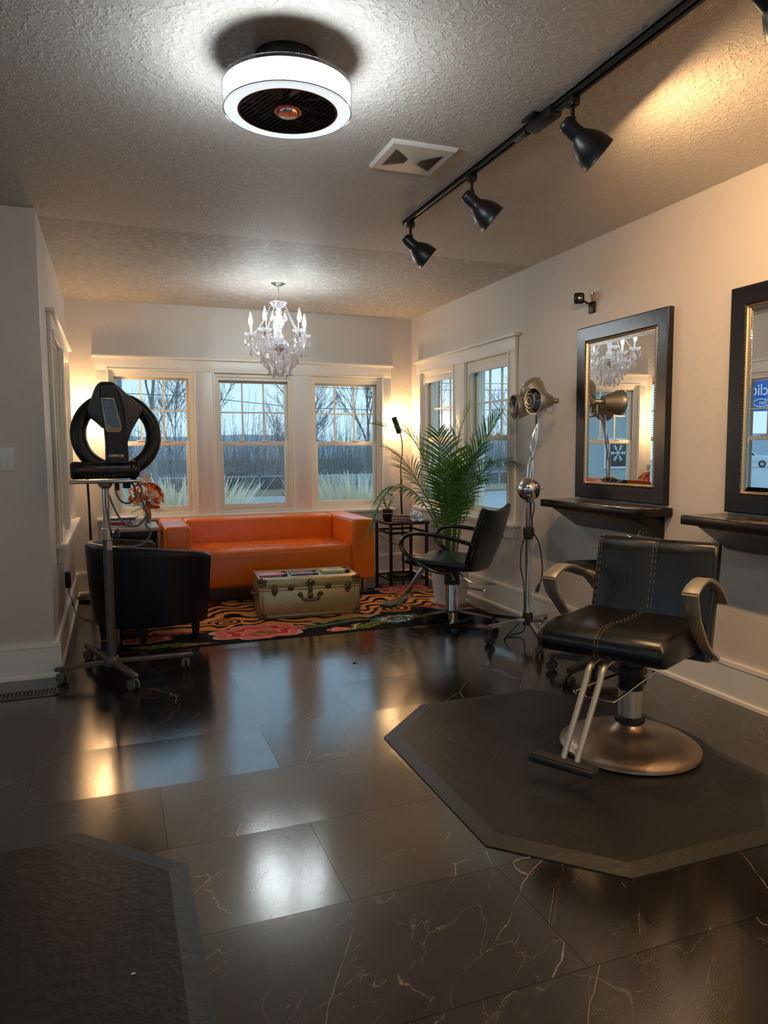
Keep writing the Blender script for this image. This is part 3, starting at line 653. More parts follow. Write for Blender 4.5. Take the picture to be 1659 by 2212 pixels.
# ------------------------------------------------------------ rug
def rug_mesh():
    x0, x1, y0, y1 = 0.0, 2.62, 4.665, 6.035
    nx, ny = 560, 330
    xs = np.linspace(x0, x1, nx+1); ys = np.linspace(y0, y1, ny+1)
    XX, YY = np.meshgrid(xs, ys); 
    V = np.stack([XX, YY, np.full_like(XX, .0085)], -1).reshape(-1, 3)
    i = np.arange(ny)[:, None]*(nx+1)+np.arange(nx)[None, :]
    F = np.stack([i, i+1, i+nx+2, i+nx+1], -1).reshape(-1, 4)
    me = bpy.data.meshes.new('rug_pile'); me.vertices.add(len(V)); me.vertices.foreach_set('co', V.ravel())
    me.loops.add(F.size); me.loops.foreach_set('vertex_index', F.ravel().astype(np.int32)); me.polygons.add(len(F))
    me.polygons.foreach_set('loop_start', np.arange(0, F.size, 4, dtype=np.int32)); me.polygons.foreach_set('loop_total', np.full(len(F), 4, dtype=np.int32)); me.update(calc_edges=True)
    # pattern
    x = (XX-x0); y = (YY-y0)
    rng = np.random.RandomState(3)
    def noise(px, py, s, seed):
        r = np.random.RandomState(seed); out = np.zeros_like(px)
        for k in range(5):
            a = r.rand()*6.28; f = s*(1+.6*k); out += np.sin(f*(px*np.cos(a)+py*np.sin(a))+r.rand()*6.28+1.3*np.sin(f*.6*(py*np.cos(a)-px*np.sin(a))+r.rand()*6))/(1+.5*k)
        return out/2.2
    BLACK = np.array((.010, .011, .012)); ORANGE = np.array((.78, .27, .055)); PINK = np.array((.80, .16, .15)); RED = np.array((.50, .03, .045)); CREAM = np.array((.85, .50, .34)); TEAL = np.array((.035, .20, .22)); GREEN = np.array((.20, .24, .03)); LGT = np.array((.82, .62, .48)); DKG = np.array((.02, .10, .06))
    col = np.zeros(x.shape+(3,)); col[:] = BLACK
    # tiger field
    wy = y+.07*np.sin(x*5)+.05*noise(x, y, 6, 5)
    st = np.sin((wy*46)+2.6*np.sin(x*15+2*noise(x, y, 6, 2))+1.8*noise(x, y, 11, 1))
    field = (wy > .36+.08*np.sin(x*3.1+1)) & (wy < 1.18+.1*np.sin(x*2.3))
    org = field & (st > -.32)
    col[org] = ORANGE
    edge = field & (st > .82); col[edge] = np.array((.86, .40, .14))
    # rosettes / spirals
    for cx_, cy_, R in ((.72, .55, .13), (2.0, .52, .15), (1.35, .82, .12), (.35, .95, .12), (2.25, .95, .12), (1.8, 1.05, .1)):
        dx, dy = x-cx_, (y-cy_)*1.15; r = np.hypot(dx, dy); th = np.arctan2(dy, dx)
        m = r < R*(1+.12*np.sin(th*5)); sp_ = np.sin(r/R*15-th*1.0); 
        col[m & (sp_ > -.1)] = ORANGE; col[m & (sp_ <= -.1)] = BLACK
    def flower(cx_, cy_, R, n, c1, c2, c3, sq=1.0, ph=0.0):
        dx, dy = x-cx_, (y-cy_)/sq; r = np.hypot(dx, dy); th = np.arctan2(dy, dx)+ph
        lobes = R*(.78+.22*np.abs(np.sin(th*n/2)))
        m = r < lobes
        col[m] = c1
        ring = np.sin(r/R*13+2.0*np.abs(np.sin(th*n/2+r*6)))
        col[m & (ring > .25)] = c2
        col[m & (np.abs(ring-.05) < .28)] = c3
        col[m & (r > lobes*.93)] = c3
    flower(.90, .20, .36, 7, PINK, RED*1.2, CREAM, .58, .4)
    flower(.15, .25, .2, 6, CREAM, PINK, RED, .5, .1)
    flower(1.92, .20, .24, 12, TEAL, LGT, BLACK, .62, .1)
    flower(2.45, 1.25, .34, 9, RED, PINK*.8, CREAM, .6, .3)
    flower(.55, 1.28, .26, 8, RED, PINK, BLACK, .6, .9)
    flower(2.45, .45, .22, 8, RED, CREAM, PINK, .6, .2)
    flower(1.42, .05, .09, 5, PINK, CREAM, PINK, .8, .2)
    flower(2.05, .03, .08, 5, PINK, RED, CREAM, .6, .2)
    def dots(cx_, cy_, a_, b_, c1):
        m = ((x-cx_)/a_)**2+((y-cy_)/b_)**2 < 1; col[m] = np.array((.35, .33, .06)); col[m & (np.sin(x*260)*np.sin(y*260) > .1)] = BLACK
    dots(.92, .16, .10, .035, None); dots(2.42, 1.1, .12, .03, None)
    def leaf(px, py, qx, qy, w, c, c2):
        L2 = math.hypot(qx-px, qy-py); ux, uy = (qx-px)/L2, (qy-py)/L2
        t = ((x-px)*ux+(y-py)*uy)/L2; d = -(x-px)*uy+(y-py)*ux+.02*np.sin(t*6)
        m = (t > 0) & (t < 1) & (np.abs(d) < w*np.sin(np.clip(t, 0, 1)*PI)**.7*(1+.25*np.sin(t*40)))
        col[m] = c; col[m & (np.abs(d) < .007)] = c2
    leaf(1.12, .20, 1.72, .26, .05, DKG, LGT*.6); leaf(1.2, .33, 1.85, .38, .035, GREEN, LGT); leaf(1.5, .06, 1.82, .14, .05, GREEN, BLACK); leaf(1.62, .16, 1.48, .02, .03, GREEN, LGT)
    leaf(.05, .10, .48, .03, .04, GREEN, DKG); leaf(.2, .42, .55, .30, .035, PINK, RED); leaf(1.9, .8, 2.35, .82, .035, DKG, LGT*.7); leaf(1.5, 1.3, 2.1, 1.25, .06, GREEN, DKG); leaf(.9, 1.3, 1.4, 1.38, .05, DKG, GREEN)
    leaf(.15, .02, .6, .005, .015, CREAM, PINK)
    brd = (x < .015) | (x > 2.605) | (y < .012) | (y > 1.358); col[brd] = BLACK
    a = me.color_attributes.new('pattern', 'FLOAT_COLOR', 'POINT'); a.data.foreach_set('color', np.concatenate([col.reshape(-1, 3), np.ones((len(V), 1))], 1).ravel())
    m, nt, b = newmat('tufted_rug'); N = nt.nodes; L = nt.links
    at = N.new('ShaderNodeAttribute'); at.attribute_name = 'pattern'; L.new(at.outputs['Color'], b.inputs['Base Color']); b.inputs['Roughness'].default_value = .95; b.inputs['Specular IOR Level'].default_value = .1
    tcn = N.new('ShaderNodeTexCoord'); n = N.new('ShaderNodeTexNoise'); n.inputs['Scale'].default_value = 300; L.new(tcn.outputs['Object'], n.inputs['Vector']); bp = N.new('ShaderNodeBump'); bp.inputs['Strength'].default_value = .4; bp.inputs['Distance'].default_value = .004; L.new(n.outputs['Fac'], bp.inputs['Height']); L.new(bp.outputs[0], b.inputs['Normal'])
    me.materials.append(m)
    return me
rug = thing('area_rug', 'colourful tiger-striped floral rug under the trunk and sofa front', 'rug')
o = bpy.data.objects.new('rug_pile', rug_mesh()); COL.objects.link(o); o.parent = rug
b = MB(); b.box(0, 2.62, 4.665, 6.035, 0.0005, .008, bev=.002); b.build('backing', M['rubber'], rug)

# ------------------------------------------------------------ sofa
sofa = thing('orange_sofa', 'orange leather two-arm sofa with square arms under the back windows', 'sofa', (1.222, 5.84, 0))
def rb(b, x0, x1, y0, y1, z0, z1, bev, n=3): b.box(x0, x1, y0, y1, z0, z1, bev=bev, seg=n)
HW = .868
b = MB(); rb(b, -HW+.195, HW-.195, .0, .66, .13, .44, .05, 6)
for k in range(14):
    pass
b.build('seat', M['orange'], sofa)
b = MB(); rb(b, -HW+.198, HW-.198, .60, .855, .132, .648, .035, 4); b.build('backrest', M['orange'], sofa)
for s_ in (-1, 1):
    b = MB(); xa, xb = sorted((s_*HW, s_*(HW-.205))); rb(b, xa, xb, -.005, .86, .13, .652, .03, 4)
    b.build('arm', M['orange'], sofa)
b = MB()
for k in range(9):
    x = -.35+k*.1+random.uniform(-.02, .02); b.tube([(x, .03, .43), (x+.015, .10, .442), (x+.03*random.choice((-1, 1)), .22, .444)], [.002, .005, .002], seg=6)
b.build('seat_creases', M['orange'], sofa)
for sx in (-1, 1):
    for yy in (.09, .76):
        b = MB(); b.cyl((sx*(HW-.07), yy, .009 if yy < .2 else .0), (sx*(HW-.07), yy, .135), .025, seg=20); b.build('leg', M['steel'], sofa)

# ------------------------------------------------------------ trunk and magazines
trk = thing('metal_trunk', 'riveted brass-toned metal trunk used as a coffee table on the rug', 'trunk', (1.335, 5.163, .0095), rz=math.radians(-4.6))
TW, TD, TH = .372, .42, .295
brass = mat('worn_brass_sheet', (.47, .385, .20), .36, .75, bump=.35, bscale=7, var=.14, vscale=5)
brass2 = mat('trunk_edge_metal', (.34, .26, .15), .4, .8, bump=.2, bscale=30)
dkbr = mat('aged_bronze', (.14, .10, .065), .4, .8, bump=.2, bscale=60)
b = MB(); b.box(-TW, TW, 0, TD, 0, .215, bev=.004); b.build('body', brass, trk)
b = MB(); b.box(-TW-.002, TW+.002, -.003, TD+.003, .215, TH, bev=.006); b.box(-TW-.004, TW+.004, -.005, TD+.005, .205, .225, bev=.002); b.build('lid', brass, trk)
b = MB()
for x in (-TW, TW):
    for y in (0, TD): 
        sx = 1 if x > 0 else -1; sy = 1 if y > 0 else -1
        xa, xb = sorted((x+sx*.004, x-sx*.03)); ya, yb = sorted((y+sy*.005, y-sy*.004)); b.box(xa, xb, ya, yb, .0, .205, bev=.001)
        xa, xb = sorted((x+sx*.004, x-sx*.003)); ya, yb = sorted((y+sy*.004, y-sy*.03)); b.box(xa, xb, ya, yb, .0, .205, bev=.001)
for z in (0.012,):
    b.box(-TW-.003, TW+.003, -.005, -.001, 0, .026, bev=.001); b.box(-TW-.005, -TW, 0, TD, 0, .026); b.box(TW, TW+.005, 0, TD, 0, .026)
b.build('edge_binding', brass2, trk)
b = MB()
def stud(x, y, z, ax=(0, -1, 0), r=.0036):
    b.lathe([(r, 0), (r*.8, .0018), (0, .0025)], seg=8, c=(x, y, z), axis=ax, cap=False)
for k in range(32):
    x = -TW+.045+k*(2*TW-.09)/31; stud(x, -.006, .013); stud(x, -.005, TH-.017); stud(x, .016, TH, (0, 0, 1)); stud(x, TD-.016, TH, (0, 0, 1))
for (x, z) in ((-.33, .19), (-.24, .248), (-.12, .255), (.12, .25), (.2, .257), (.33, .248), (-.2, .175), (-.11, .17), (.10, .165), (.18, .20), (-.31, .10), (-.22, .10), (-.13, .10), (.13, .09), (.21, .09), (.3, .09), (-.27, .045), (-.18, .045), (-.09, .045), (0, .045), (.09, .045), (.17, .045), (.26, .045)): stud(x, -.004 if z > .215 else -.0005, z)
for k in range(9): stud(-TW+.012, -.006, .045+k*.017); stud(TW-.012, -.006, .045+k*.017)
for k in range(16): stud(-TW-.006, .03+k*.024, .013, (-1, 0, 0)); stud(-TW-.003, .03+k*.024, TH-.015, (-1, 0, 0))
b.build('studs', M['darkmetal'], trk)
for x in (-TW, TW):
    for z in (0, TH):
        b = MB(); sx = 1 if x > 0 else -1; zz = 1 if z > .1 else -1
        b.sphere((x-sx*.012, .010, z-zz*.012), .024, 12, sc=(1, .95, .95))
        for (dx, dz) in ((.03, .0), (.0, .03), (.022, .022)):
            b.lathe([(.014, 0), (.014, .004), (.008, .006), (0, .006)], seg=12, c=(x-sx*(.012+dx), -.004, z-zz*(.012+dz)), axis=(0, -1, 0))
        b.build('corner_guard', dkbr, trk)
def plate(b, pts, y0, y1): b.prism(pts, y0, y1, axis='y', bev=.0008)
for x in (-.265, .285):
    b = MB(); plate(b, [(x-.024, .232), (x-.018, .25), (x, .258), (x+.018, .25), (x+.024, .232), (x+.02, .19), (x, .165), (x-.02, .19)], -.010, -.003)
    b.box(x-.012, x+.012, -.018, -.008, .19, .245, bev=.003); b.cyl((x-.015, -.014, .215), (x+.015, -.014, .215), .006, seg=10); b.lathe([(.008, 0), (.008, .006), (0, .01)], seg=12, c=(x, -.012, .182), axis=(0, -1, 0)); b.build('latch', dkbr, trk)
for x in (-.145, .135):
    b = MB(); b.lathe([(.026, 0), (.026, .003), (.02, .005), (.014, .006), (.013, .012), (.006, .018), (0, .019)], seg=8, c=(x, -.004, .226), axis=(0, -1, 0)); b.build('knob', dkbr, trk)
b = MB(); b.prism([(.034*math.cos(a)*(1+.12*math.cos(4*a)), .255+.03*math.sin(a)*(1+.12*math.cos(4*a))) for a in np.linspace(0, 2*PI, 24, endpoint=False)], -.012, -.003, axis='y', bev=.001)
b.lathe([(.022, 0), (.022, .006), (.012, .012), (0, .013)], seg=20, c=(0, -.012, .262), axis=(0, -1, 0)); b.box(-.015, .015, -.018, -.008, .165, .25, bev=.003); b.lathe([(.02, 0), (.02, .006), (.01, .010), (0, .011)], seg=20, c=(0, -.012, .162), axis=(0, -1, 0)); b.box(-.003, .003, -.021, -.016, .20, .214); b.build('lock', dkbr, trk)
b = MB(); b.tube([(-.062, -.02, .168), (-.064, -.03, .148), (-.05, -.036, .136), (0, -.038, .131), (.05, -.036, .136), (.064, -.03, .148), (.062, -.02, .168)], [.005, .008, .010, .011, .010, .008, .005], seg=10, flat=.8); b.build('handle', mat('brown_leather', (.16, .045, .03), .4), trk)
for sx in (-1, 1):
    b = MB(); b.lathe([(.02, 0), (.02, .003), (0, .004)], seg=14, c=(sx*.075, -.003, .170), axis=(0, -1, 0)); b.tube([(sx*.09, -.008, .172), (sx*.062, -.018, .172), (sx*.060, -.012, .155)], .005, seg=8); b.build('handle_loop', dkbr, trk)
b = MB(); b.tube([(-TW-.006, .13, .17), (-TW-.03, .15, .165), (-TW-.034, .2, .163), (-TW-.03, .25, .165), (-TW-.006, .27, .17)], .008, seg=8); b.build('side_handle', bpy.data.materials['brown_leather'], trk)

def cover_mat(name, base, c1, c2, c3, ctr):
    m, nt, b = newmat(name); N = nt.nodes; L = nt.links
    tcn = N.new('ShaderNodeTexCoord'); n = N.new('ShaderNodeTexNoise'); n.inputs['Scale'].default_value = 16; n.inputs['Detail'].default_value = 3; n.inputs['Distortion'].default_value = 1.2; L.new(tcn.outputs['Object'], n.inputs['Vector'])
    g = N.new('ShaderNodeVectorMath'); g.operation = 'DISTANCE'; L.new(tcn.outputs['Object'], g.inputs[0]); g.inputs[1].default_value = ctr
    r = N.new('ShaderNodeValToRGB'); L.new(n.outputs['Fac'], r.inputs[0]); r.color_ramp.interpolation = 'CONSTANT'
    r.color_ramp.elements[0].color = (*c1, 1); r.color_ramp.elements[1].position = .52; r.color_ramp.elements[1].color = (*c2, 1); e = r.color_ramp.elements.new(.6); e.color = (*c3, 1)
    lt = nmath(N, L, 'LESS_THAN', nmath(N, L, 'ADD', g.outputs['Value'], nmath(N, L, 'MULTIPLY', n.outputs['Fac'], .04)), .062)
    mx = N.new('ShaderNodeMix'); mx.data_type = 'RGBA'; L.new(lt, mx.inputs['Factor']); mx.inputs['A'].default_value = (*base, 1); L.new(r.outputs[0], mx.inputs['B']); L.new(mx.outputs['Result'], b.inputs['Base Color']); b.inputs['Roughness'].default_value = .3
    return m
def magazine(px, py, rz, label, nm, base, cs, n):
    r = thing('picture_book', label, 'book', (px, py, .0095+TH+.0015), rz=math.radians(rz), group='books on the metal trunk')
    b = MB()
    for k in range(n): b.box(-.10, .095, -.068, .068, .0+k*.006, .0055+k*.006, bev=.001)
    b.build('pages', mat('page_edge_'+nm, base, .6), r)
    b = MB(); b.box(-.101, .075, -.070, .070, n*.006, n*.006+.002, bev=.0005); b.build('cover', cover_mat('cover_'+nm, base, *cs, (-.01, 0, n*.006)), r)
    b = MB(); b.box(.072, .108, -.071, .071, -.0002, n*.006+.004, bev=.002); b.build('spine', M['blackgloss'], r)
magazine(1.09, 5.35, -6, 'pink picture book on the left of the trunk lid', 'pink', (.80, .28, .42), ((.75, .6, .35), (.8, .45, .5), (.3, .5, .3)), 2)
magazine(1.325, 5.34, -5, 'violet picture book in the middle of the trunk lid', 'violet', (.13, .12, .32), ((.7, .25, .2), (.8, .5, .35), (.2, .15, .4)), 1)
magazine(1.57, 5.33, -5, 'pale yellow picture book on the right of the trunk lid', 'yellow', (.74, .70, .36), ((.2, .45, .55), (.6, .25, .3), (.74, .70, .36)), 3)

# ------------------------------------------------------------ tub armchair
ac = thing('tub_armchair', 'black leather tub armchair seen from behind, beside the dryer stand', 'armchair', (.17, 5.10, 0))
def tubpath(sc, off=0):
    # outline from front-right end round the back to the front-left end, in chair local metres
    P = [(.405, -.245), (.30, -.33), (.12, -.385), (-.06, -.375), (-.22, -.30), (-.33, -.15), (-.355, .02), (-.31, .20), (-.19, .33), (-.03, .40), (.10, .43)]
    out = smooth([Vector((x, y, 0)) for x, y in P], 4)
    c = Vector((.05, .03, 0)); return [c+(p-c)*sc for p in out]
b = MB(); outer = tubpath(1.0); n = len(outer)
rings = []
for (sc, z_b, z_f, side) in ((.93, .125, .125, 0), (.975, .28, .28, 0), (1.0, .45, .43, 0), (1.02, .60, .53, 0), (1.02, .635, .555, 0), (.98, .655, .57, 0), (.90, .655, .57, 0), (.87, .62, .54, 0), (.86, .40, .40, 0)):
    base = tubpath(sc); rr = []
    for k, p in enumerate(base):
        t = k/(n-1); hgt = math.sin(min(1, max(0, (t))) * PI)**.8
        e = max(0, 1-t*1.0)
        zz = z_f+(z_b-z_f)*hgt
        rr.append(Vector((p.x, p.y, zz)))
    rings.append(rr)
b.loft(rings, cap=False, closed=False)
for end in (0, -1):
    vs = [b.bm.verts.new(r[end]) for r in rings]; b.bm.faces.new(vs)
b.build('shell', M['navyleather'], ac, sharp=50)
b = MB(); b.prism([(p.x, p.y) for p in tubpath(.90)], .13, .30, bev=.02); b.prism([(p.x, p.y) for p in tubpath(.82)], .30, .43, bev=.035); b.build('seat_cushion', M['navyleather'], ac)
for lx, ly in ((-.03, -.30), (.30, -.245), (-.27, -.06), (.17, .33)):
    b = MB(); b.loft([[(lx+sx*s_, ly+sy*s_, z) for sx, sy in ((-1, -1), (1, -1), (1, 1), (-1, 1))] for s_, z in ((.018, .009), (.030, .16))]); b.build('leg', M['legwood'], ac, sharp=20)

# ------------------------------------------------------------ halo dryer on stand
HX, HY = -.045, 4.17
dr = thing('rolling_stand', 'bronze-grey rolling stand with cross base holding the halo hair dryer', 'hair dryer', (HX, HY, 0))
dr['label'] = 'black halo ring hair processor on a bronze-grey rolling stand at left'
dr.name = 'halo_hair_dryer'
ends = [(-.262, .015), (.104, -.244), (.406, .057), (-.137, .455)]
b = MB(); b.lathe([(0, .075), (.04, .075), (.042, .09), (.038, .12), (.03, .13), (0, .13)], seg=24); b.build('base_hub', M['darkmetal'], dr)
for ex, ey in ends:
    d = Vector((ex, ey, 0)); l = d.length; d.normalize(); s_ = d.cross(Vector((0, 0, 1)))
    b = MB(); rings = []
    for t, hw, hz in ((.02, .021, .012), (l-.05, .021, .012), (l+.02, .018, .011), (l+.03, .010, .006)):
        c = d*t+Vector((0, 0, .098-.02*t/l)); rings.append([c+s_*(hw*a)+Vector((0, 0, hz*b_)) for a, b_ in ((-1, -.6), (-.6, -1), (.6, -1), (1, -.6), (1, .6), (.6, 1), (-.6, 1), (-1, .6))])
    b.loft(rings); a_ = b.build('leg', M['darkmetal'], dr)
    c = MB(); c.cyl((ex*.97, ey*.97, .055), (ex*.97, ey*.97, .075), .008, seg=10)
    q = Vector((ex, ey, 0))*.97; w = Vector((.8, .6, 0)) if ex*ey < 0 else Vector((1, 0, 0))
    for sgn in (-1, 1): c.cyl(q+w*sgn*.008+Vector((0, 0, .029)), q+w*sgn*.022+Vector((0, 0, .029)), .028, seg=24)
    c.sphere(q+Vector((0, 0, .05)), .02, 12, sc=(1, 1, .6)); c.build('caster', M['greyplastic'], a_)
b = MB(); b.cyl((0, 0, .11), (0, 0, .80), .024, seg=28); b.build('lower_pole', M['darkmetal'], dr)
b = MB(); b.cyl((0, 0, .77), (0, 0, .83), .029, seg=28); b.box(.02, .05, -.012, .012, .785, .815, bev=.004); b.cyl((0, 0, .80), (0, 0, 1.075), .018, seg=24); b.build('upper_pole', M['chrome'], dr)
b = MB(); b.lathe([(.024, 0), (.026, .008), (.022, .016), (0, .018)], seg=10, c=(.045, -.008, .80), axis=(1, -.3, 0), wob=(.15, 5)); b.cyl((.02, 0, .8), (.05, -.01, .8), .01); b.build('clamp_knob', M['rubber'], dr)
b = MB(); b.box(-.0, .026, -.0265, -.0235, .715, .765); b.xf(Matrix.Rotation(-.1, 4, 'Z')); b.build('sticker', mat('pale_sticker', (.55, .45, .42), .5, var=.4, vscale=90), dr)
b = MB(); b.box(-.175, .19, -.06, .06, 1.075, 1.093, bev=.008); b.lathe([(.02, 1.045), (.035, 1.06), (.04, 1.077), (0, 1.077)], seg=20); b.build('tray', M['steel'], dr)
FA = math.radians(-8)
HM = Matrix.Translation((.066, 0, 1.093)) @ Matrix.Rotation(math.radians(7), 4, 'Z')
# bottom cylinder (motor)
b = MB(); b.lathe([(0, -.235), (.036, -.235), (.046, -.225), (.048, -.20), (.046, -.197), (.046, -.05), (.048, -.048), (.048, .06), (.050, .062), (.052, .07), (.052, .09), (.044, .105), (0, .105)], seg=36, c=(.0, .0, .052), axis=(1, 0, 0)); b.xf(HM); b.build('motor_cylinder', M['ring2'], dr)
b = MB(); b.lathe([(.034, 0), (.034, .003), (0, .004)], seg=28, c=(.106, 0, .052), axis=(1, 0, 0)); b.xf(HM); b.build('end_cap', M['greyplastic'], dr)
b = MB()
for k in range(8): x = -.17+k*.019; b.box(x, x+.008, -.05, -.02, .012, .030)
b.xf(HM); b.build('air_slots', M['black'], dr)
# column and hood
b = MB()
def sect(z, x0, x1, yf, yb, r=.012):
    return [(x0+r, yf, z), (x1-r, yf, z), (x1, yf+r, z), (x1, yb-r, z), (x1-r, yb, z), (x0+r, yb, z), (x0, yb-r, z), (x0, yf+r, z)]
b.loft([sect(.09, -.058, .055, -.048, .03), sect(.20, -.058, .052, -.05, .02), sect(.30, -.064, .047, -.055, .02), sect(.38, -.074, .040, -.058, .02), sect(.46, -.085, .022, -.056, .03), sect(.500, -.085, .008, -.048, .04), sect(.518, -.07, -.008, -.03, .04)])
b.xf(HM); b.build('column', M['ring'], dr, sharp=30)
b = MB()
for k in range(8):
    z = .445+k*.0085; b.box(-.083+.001*k, .020-.0035*k, -.0575+.001*k*k*.15, -.05, z, z+.0035)
b.xf(HM); b.build('vent_ribs', M['black'], dr)
# side wings of hood
for sgn, P in ((-1, [(-.062, .27, -.02), (-.09, .30, -.03), (-.13, .335, -.02), (-.142, .365, -.01), (-.125, .41, -.02), (-.10, .48, -.03), (-.08, .515, -.02), (-.05, .515, 0), (-.04, .30, 0)]),
               (1, [(.05, .19, -.02), (.075, .26, -.02), (.115, .33, -.02), (.132, .375, -.01), (.12, .40, -.01), (.08, .435, -.02), (.02, .495, -.03), (-.02, .515, -.02), (-.03, .40, 0), (.03, .25, 0)])):
    b = MB(); b.prism([(p[0], p[1]) for p in P], -.045, .05, axis='y', bev=.012); b.xf(HM); b.build('hood_wing', mat('hood_plastic', (.045, .042, .046), .38) if 'hood_plastic' not in bpy.data.materials else bpy.data.materials['hood_plastic'], dr)
# ring
b = MB(); RC = Vector((.010, .06, .242)); RR = .195
pts = []; 
for k in range(56):
    a = 2*PI*k/56; pts.append(RC+Vector((RR*math.cos(a), .02*math.sin(a), RR*.98*math.sin(a))))
b.tube(pts, .041, seg=16, res=1, closed=True, flat=.95, up=(0, 1, 0)); b.xf(HM); b.build('halo_ring', M['ring'], dr)
b = MB()
for k in range(16):
    a = 2*PI*k/16+.2
    if .9 < a < 2.3: continue
    u = Vector((math.cos(a), 0, math.sin(a))); c = RC+u*(RR-.018)+Vector((0, -.038, 0)); b.cyl(c-u*.01, c+u*.014, .0022, seg=6)
b.torus(RC+Vector((0, -.041, 0)), RR+.004, .0018, 64, 6, axis=(0, 1, 0)); b.xf(HM); b.build('heater_slots', M['black'], dr)
# control panel
pm = Matrix.Translation((0, -.0015, 0))
def panelpoly(s, t=0.0):
    return [(-.079+s, .432-s), (-.012-s, .432-s), (.020-s, .29), (.018-s, .262), (.006-s, .252+s), (-.050+s, .252+s), (-.060+s, .262)]
b = MB(); b.prism(panelpoly(0), -.0605, -.052, axis='y', bev=.002); b.xf(HM); pn = b.build('control_panel', M['goldpanel'], dr)
b = MB(); b.prism([(-.074, .427), (-.016, .427), (.014, .29), (.010, .268), (-.03, .283), (-.052, .30)], -.0625, -.055, axis='y'); b.xf(HM); b.build('display', M['blackgloss'], pn)
icon = mat('icon_print', (.6, .58, .55), .5)
b = MB()
for r_ in range(3):
    for c_ in range(3): x = -.050+c_*.020+r_*.006; z = .362-r_*.026; b.prism([(x-.003, z), (x+.003, z), (x, z+.005)], -.0635, -.062, axis='y')
b.cyl((-.055, -.063, .385), (-.045, -.063, .41), .0008, seg=5); b.cyl((-.050, -.063, .385), (-.040, -.063, .41), .0008, seg=5)
b.xf(HM); b.build('icons', icon, pn)
b = MB(); b.lathe([(.010, 0), (.010, .003), (.005, .0035), (0, .004)], seg=20, c=(.002, -.0605, .268), axis=(0, -1, 0)); b.xf(HM); b.build('stop_button', mat('pink_button', (.55, .18, .20), .4), pn)
b = MB(); b.box(-.052, .030, -.058, -.047, .118, .136, bev=.006); b.xf(HM); tp = b.build('timer_panel', M['goldpanel'], dr)
b = MB(); b.box(-.005, .010, -.060, -.057, .122, .132); b.box(-.045, -.016, -.0595, -.057, .1255, .1285); b.xf(HM); b.build('timer_display', M['blackgloss'], tp)
cordm = mat('grey_cord', (.14, .125, .11), .5)
b = MB()
b.tube([(.12, .02, 1.08), (.145, -.01, 1.06), (.155, -.01, 1.00), (.12, -.01, .965), (.08, -.01, .975), (.055, -.01, 1.02), (.06, 0, 1.055)], .0055, seg=8)
b.tube([(.16, .02, 1.08), (.185, 0, 1.04), (.18, 0, .99), (.205, 0, .93), (.22, 0, .88), (.20, 0, .84), (.225, .01, .81), (.215, .01, .77), (.185, 0, .74), (.14, 0, .725), (.09, 0, .728), (.05, 0, .735)], .0055, seg=8)
b.tube([(.005, .02, 1.06), (.02, .02, 1.0), (.045, .01, .93), (.07, .01, .88), (.11, 0, .842), (.16, 0, .84), (.20, 0, .88), (.225, 0, .90)], .0055, seg=8)
b.tube([(.00, -.02, 1.06), (-.0, -.028, .96), (.012, -.028, .88), (.02, -.03, .82)], .004, seg=8)
b.build('power_cord', cordm, dr)
b = MB(); b.box(.09, .13, -.02, .02, 1.045, 1.078, bev=.006); b.cyl((.06, 0, 1.035), (.06, 0, 1.075), .012, seg=14); b.build('cable_plug', M['rubber'], dr)

# ------------------------------------------------------------ left corner lamp / right corner lamp
shadem = mat('lamp_bulb_glow', (1, .9, .7), .4, emit=(1, .70, .34), es=55)
lm = thing('floor_lamp', 'black floor lamp glowing in the left corner behind the dryer', 'floor lamp', (-.20, 6.50, 0))
b = MB(); b.lathe([(0, 0), (.13, 0), (.13, .02), (.12, .026), (0, .03)], seg=40); b.build('base', M['black'], lm)
b = MB(); b.tube([(.0, 0, .02), (0, 0, .7), (-.008, 0, 1.1), (-.008, 0, 1.32), (-.004, .02, 1.47)], .010, seg=12); b.build('pole', M['black'], lm)
ax = Vector((.25, .35, .9)).normalized()
def cyl_shade(b, c, ax, r, h):
    b.lathe([(r, -h/2), (r, h/2), (r-.003, h/2), (r-.003, -h/2), (r, -h/2)], seg=28, c=c, axis=ax, cap=False)
b = MB(); cyl_shade(b, (.0, .03, 1.535), Vector((.1, -.1, 1)), .026, .14); b.build('lamp_shade', M['black'], lm)
b = MB(); b.sphere((.01, .10, 1.57), .018, 14); b.build('bulb', shadem, lm)
lightobj('corner_lamp_light', 'POINT', (.01, .13, 1.57), LAMP_W, WARM, lm, radius=.03)
lr = thing('floor_lamp', 'black gooseneck floor lamp glowing in the right corner behind the palm', 'floor lamp', (2.62, 6.50, 0))
b = MB(); b.lathe([(0, 0), (.14, 0), (.14, .02), (.13, .026), (0, .03)], seg=40); b.build('base', M['black'], lr); lr.location = (2.64, 6.60, 0)
b = MB(); b.tube([(0.02, 0, .02), (.01, 0, .5), (.0, 0, .72), (.0, 0, .95)], .0095, seg=12); b.tube([(0, 0, .94), (-.005, 0, 1.08), (.012, 0, 1.20), (0.01, 0, 1.32), (-.01, 0, 1.40)], .0055, seg=10)
for k in range(5): b.sphere((.012, 0, .16+k*.04), .014, 10, sc=(1, 1, .8))
b.build('pole', M['black'], lr)
b = MB(); cyl_shade(b, (-.045, .0, 1.475), Vector((-.38, 0, 1)), .027, .165); b.build('lamp_shade', M['black'], lr)
b = MB(); b.sphere((-.03, .09, 1.52), .018, 14); b.build('bulb', shadem, lr)
lightobj('corner_lamp_light', 'POINT', (-.02, .12, 1.52), LAMP_W, WARM, lr, radius=.03)
b = MB(); b.tube([(.0, 0, .30), (-.12, -.02, .33), (-.25, -.05, .42), (-.36, -.08, .55)], .0025, seg=6); b.build('cord', M['black'], lr)

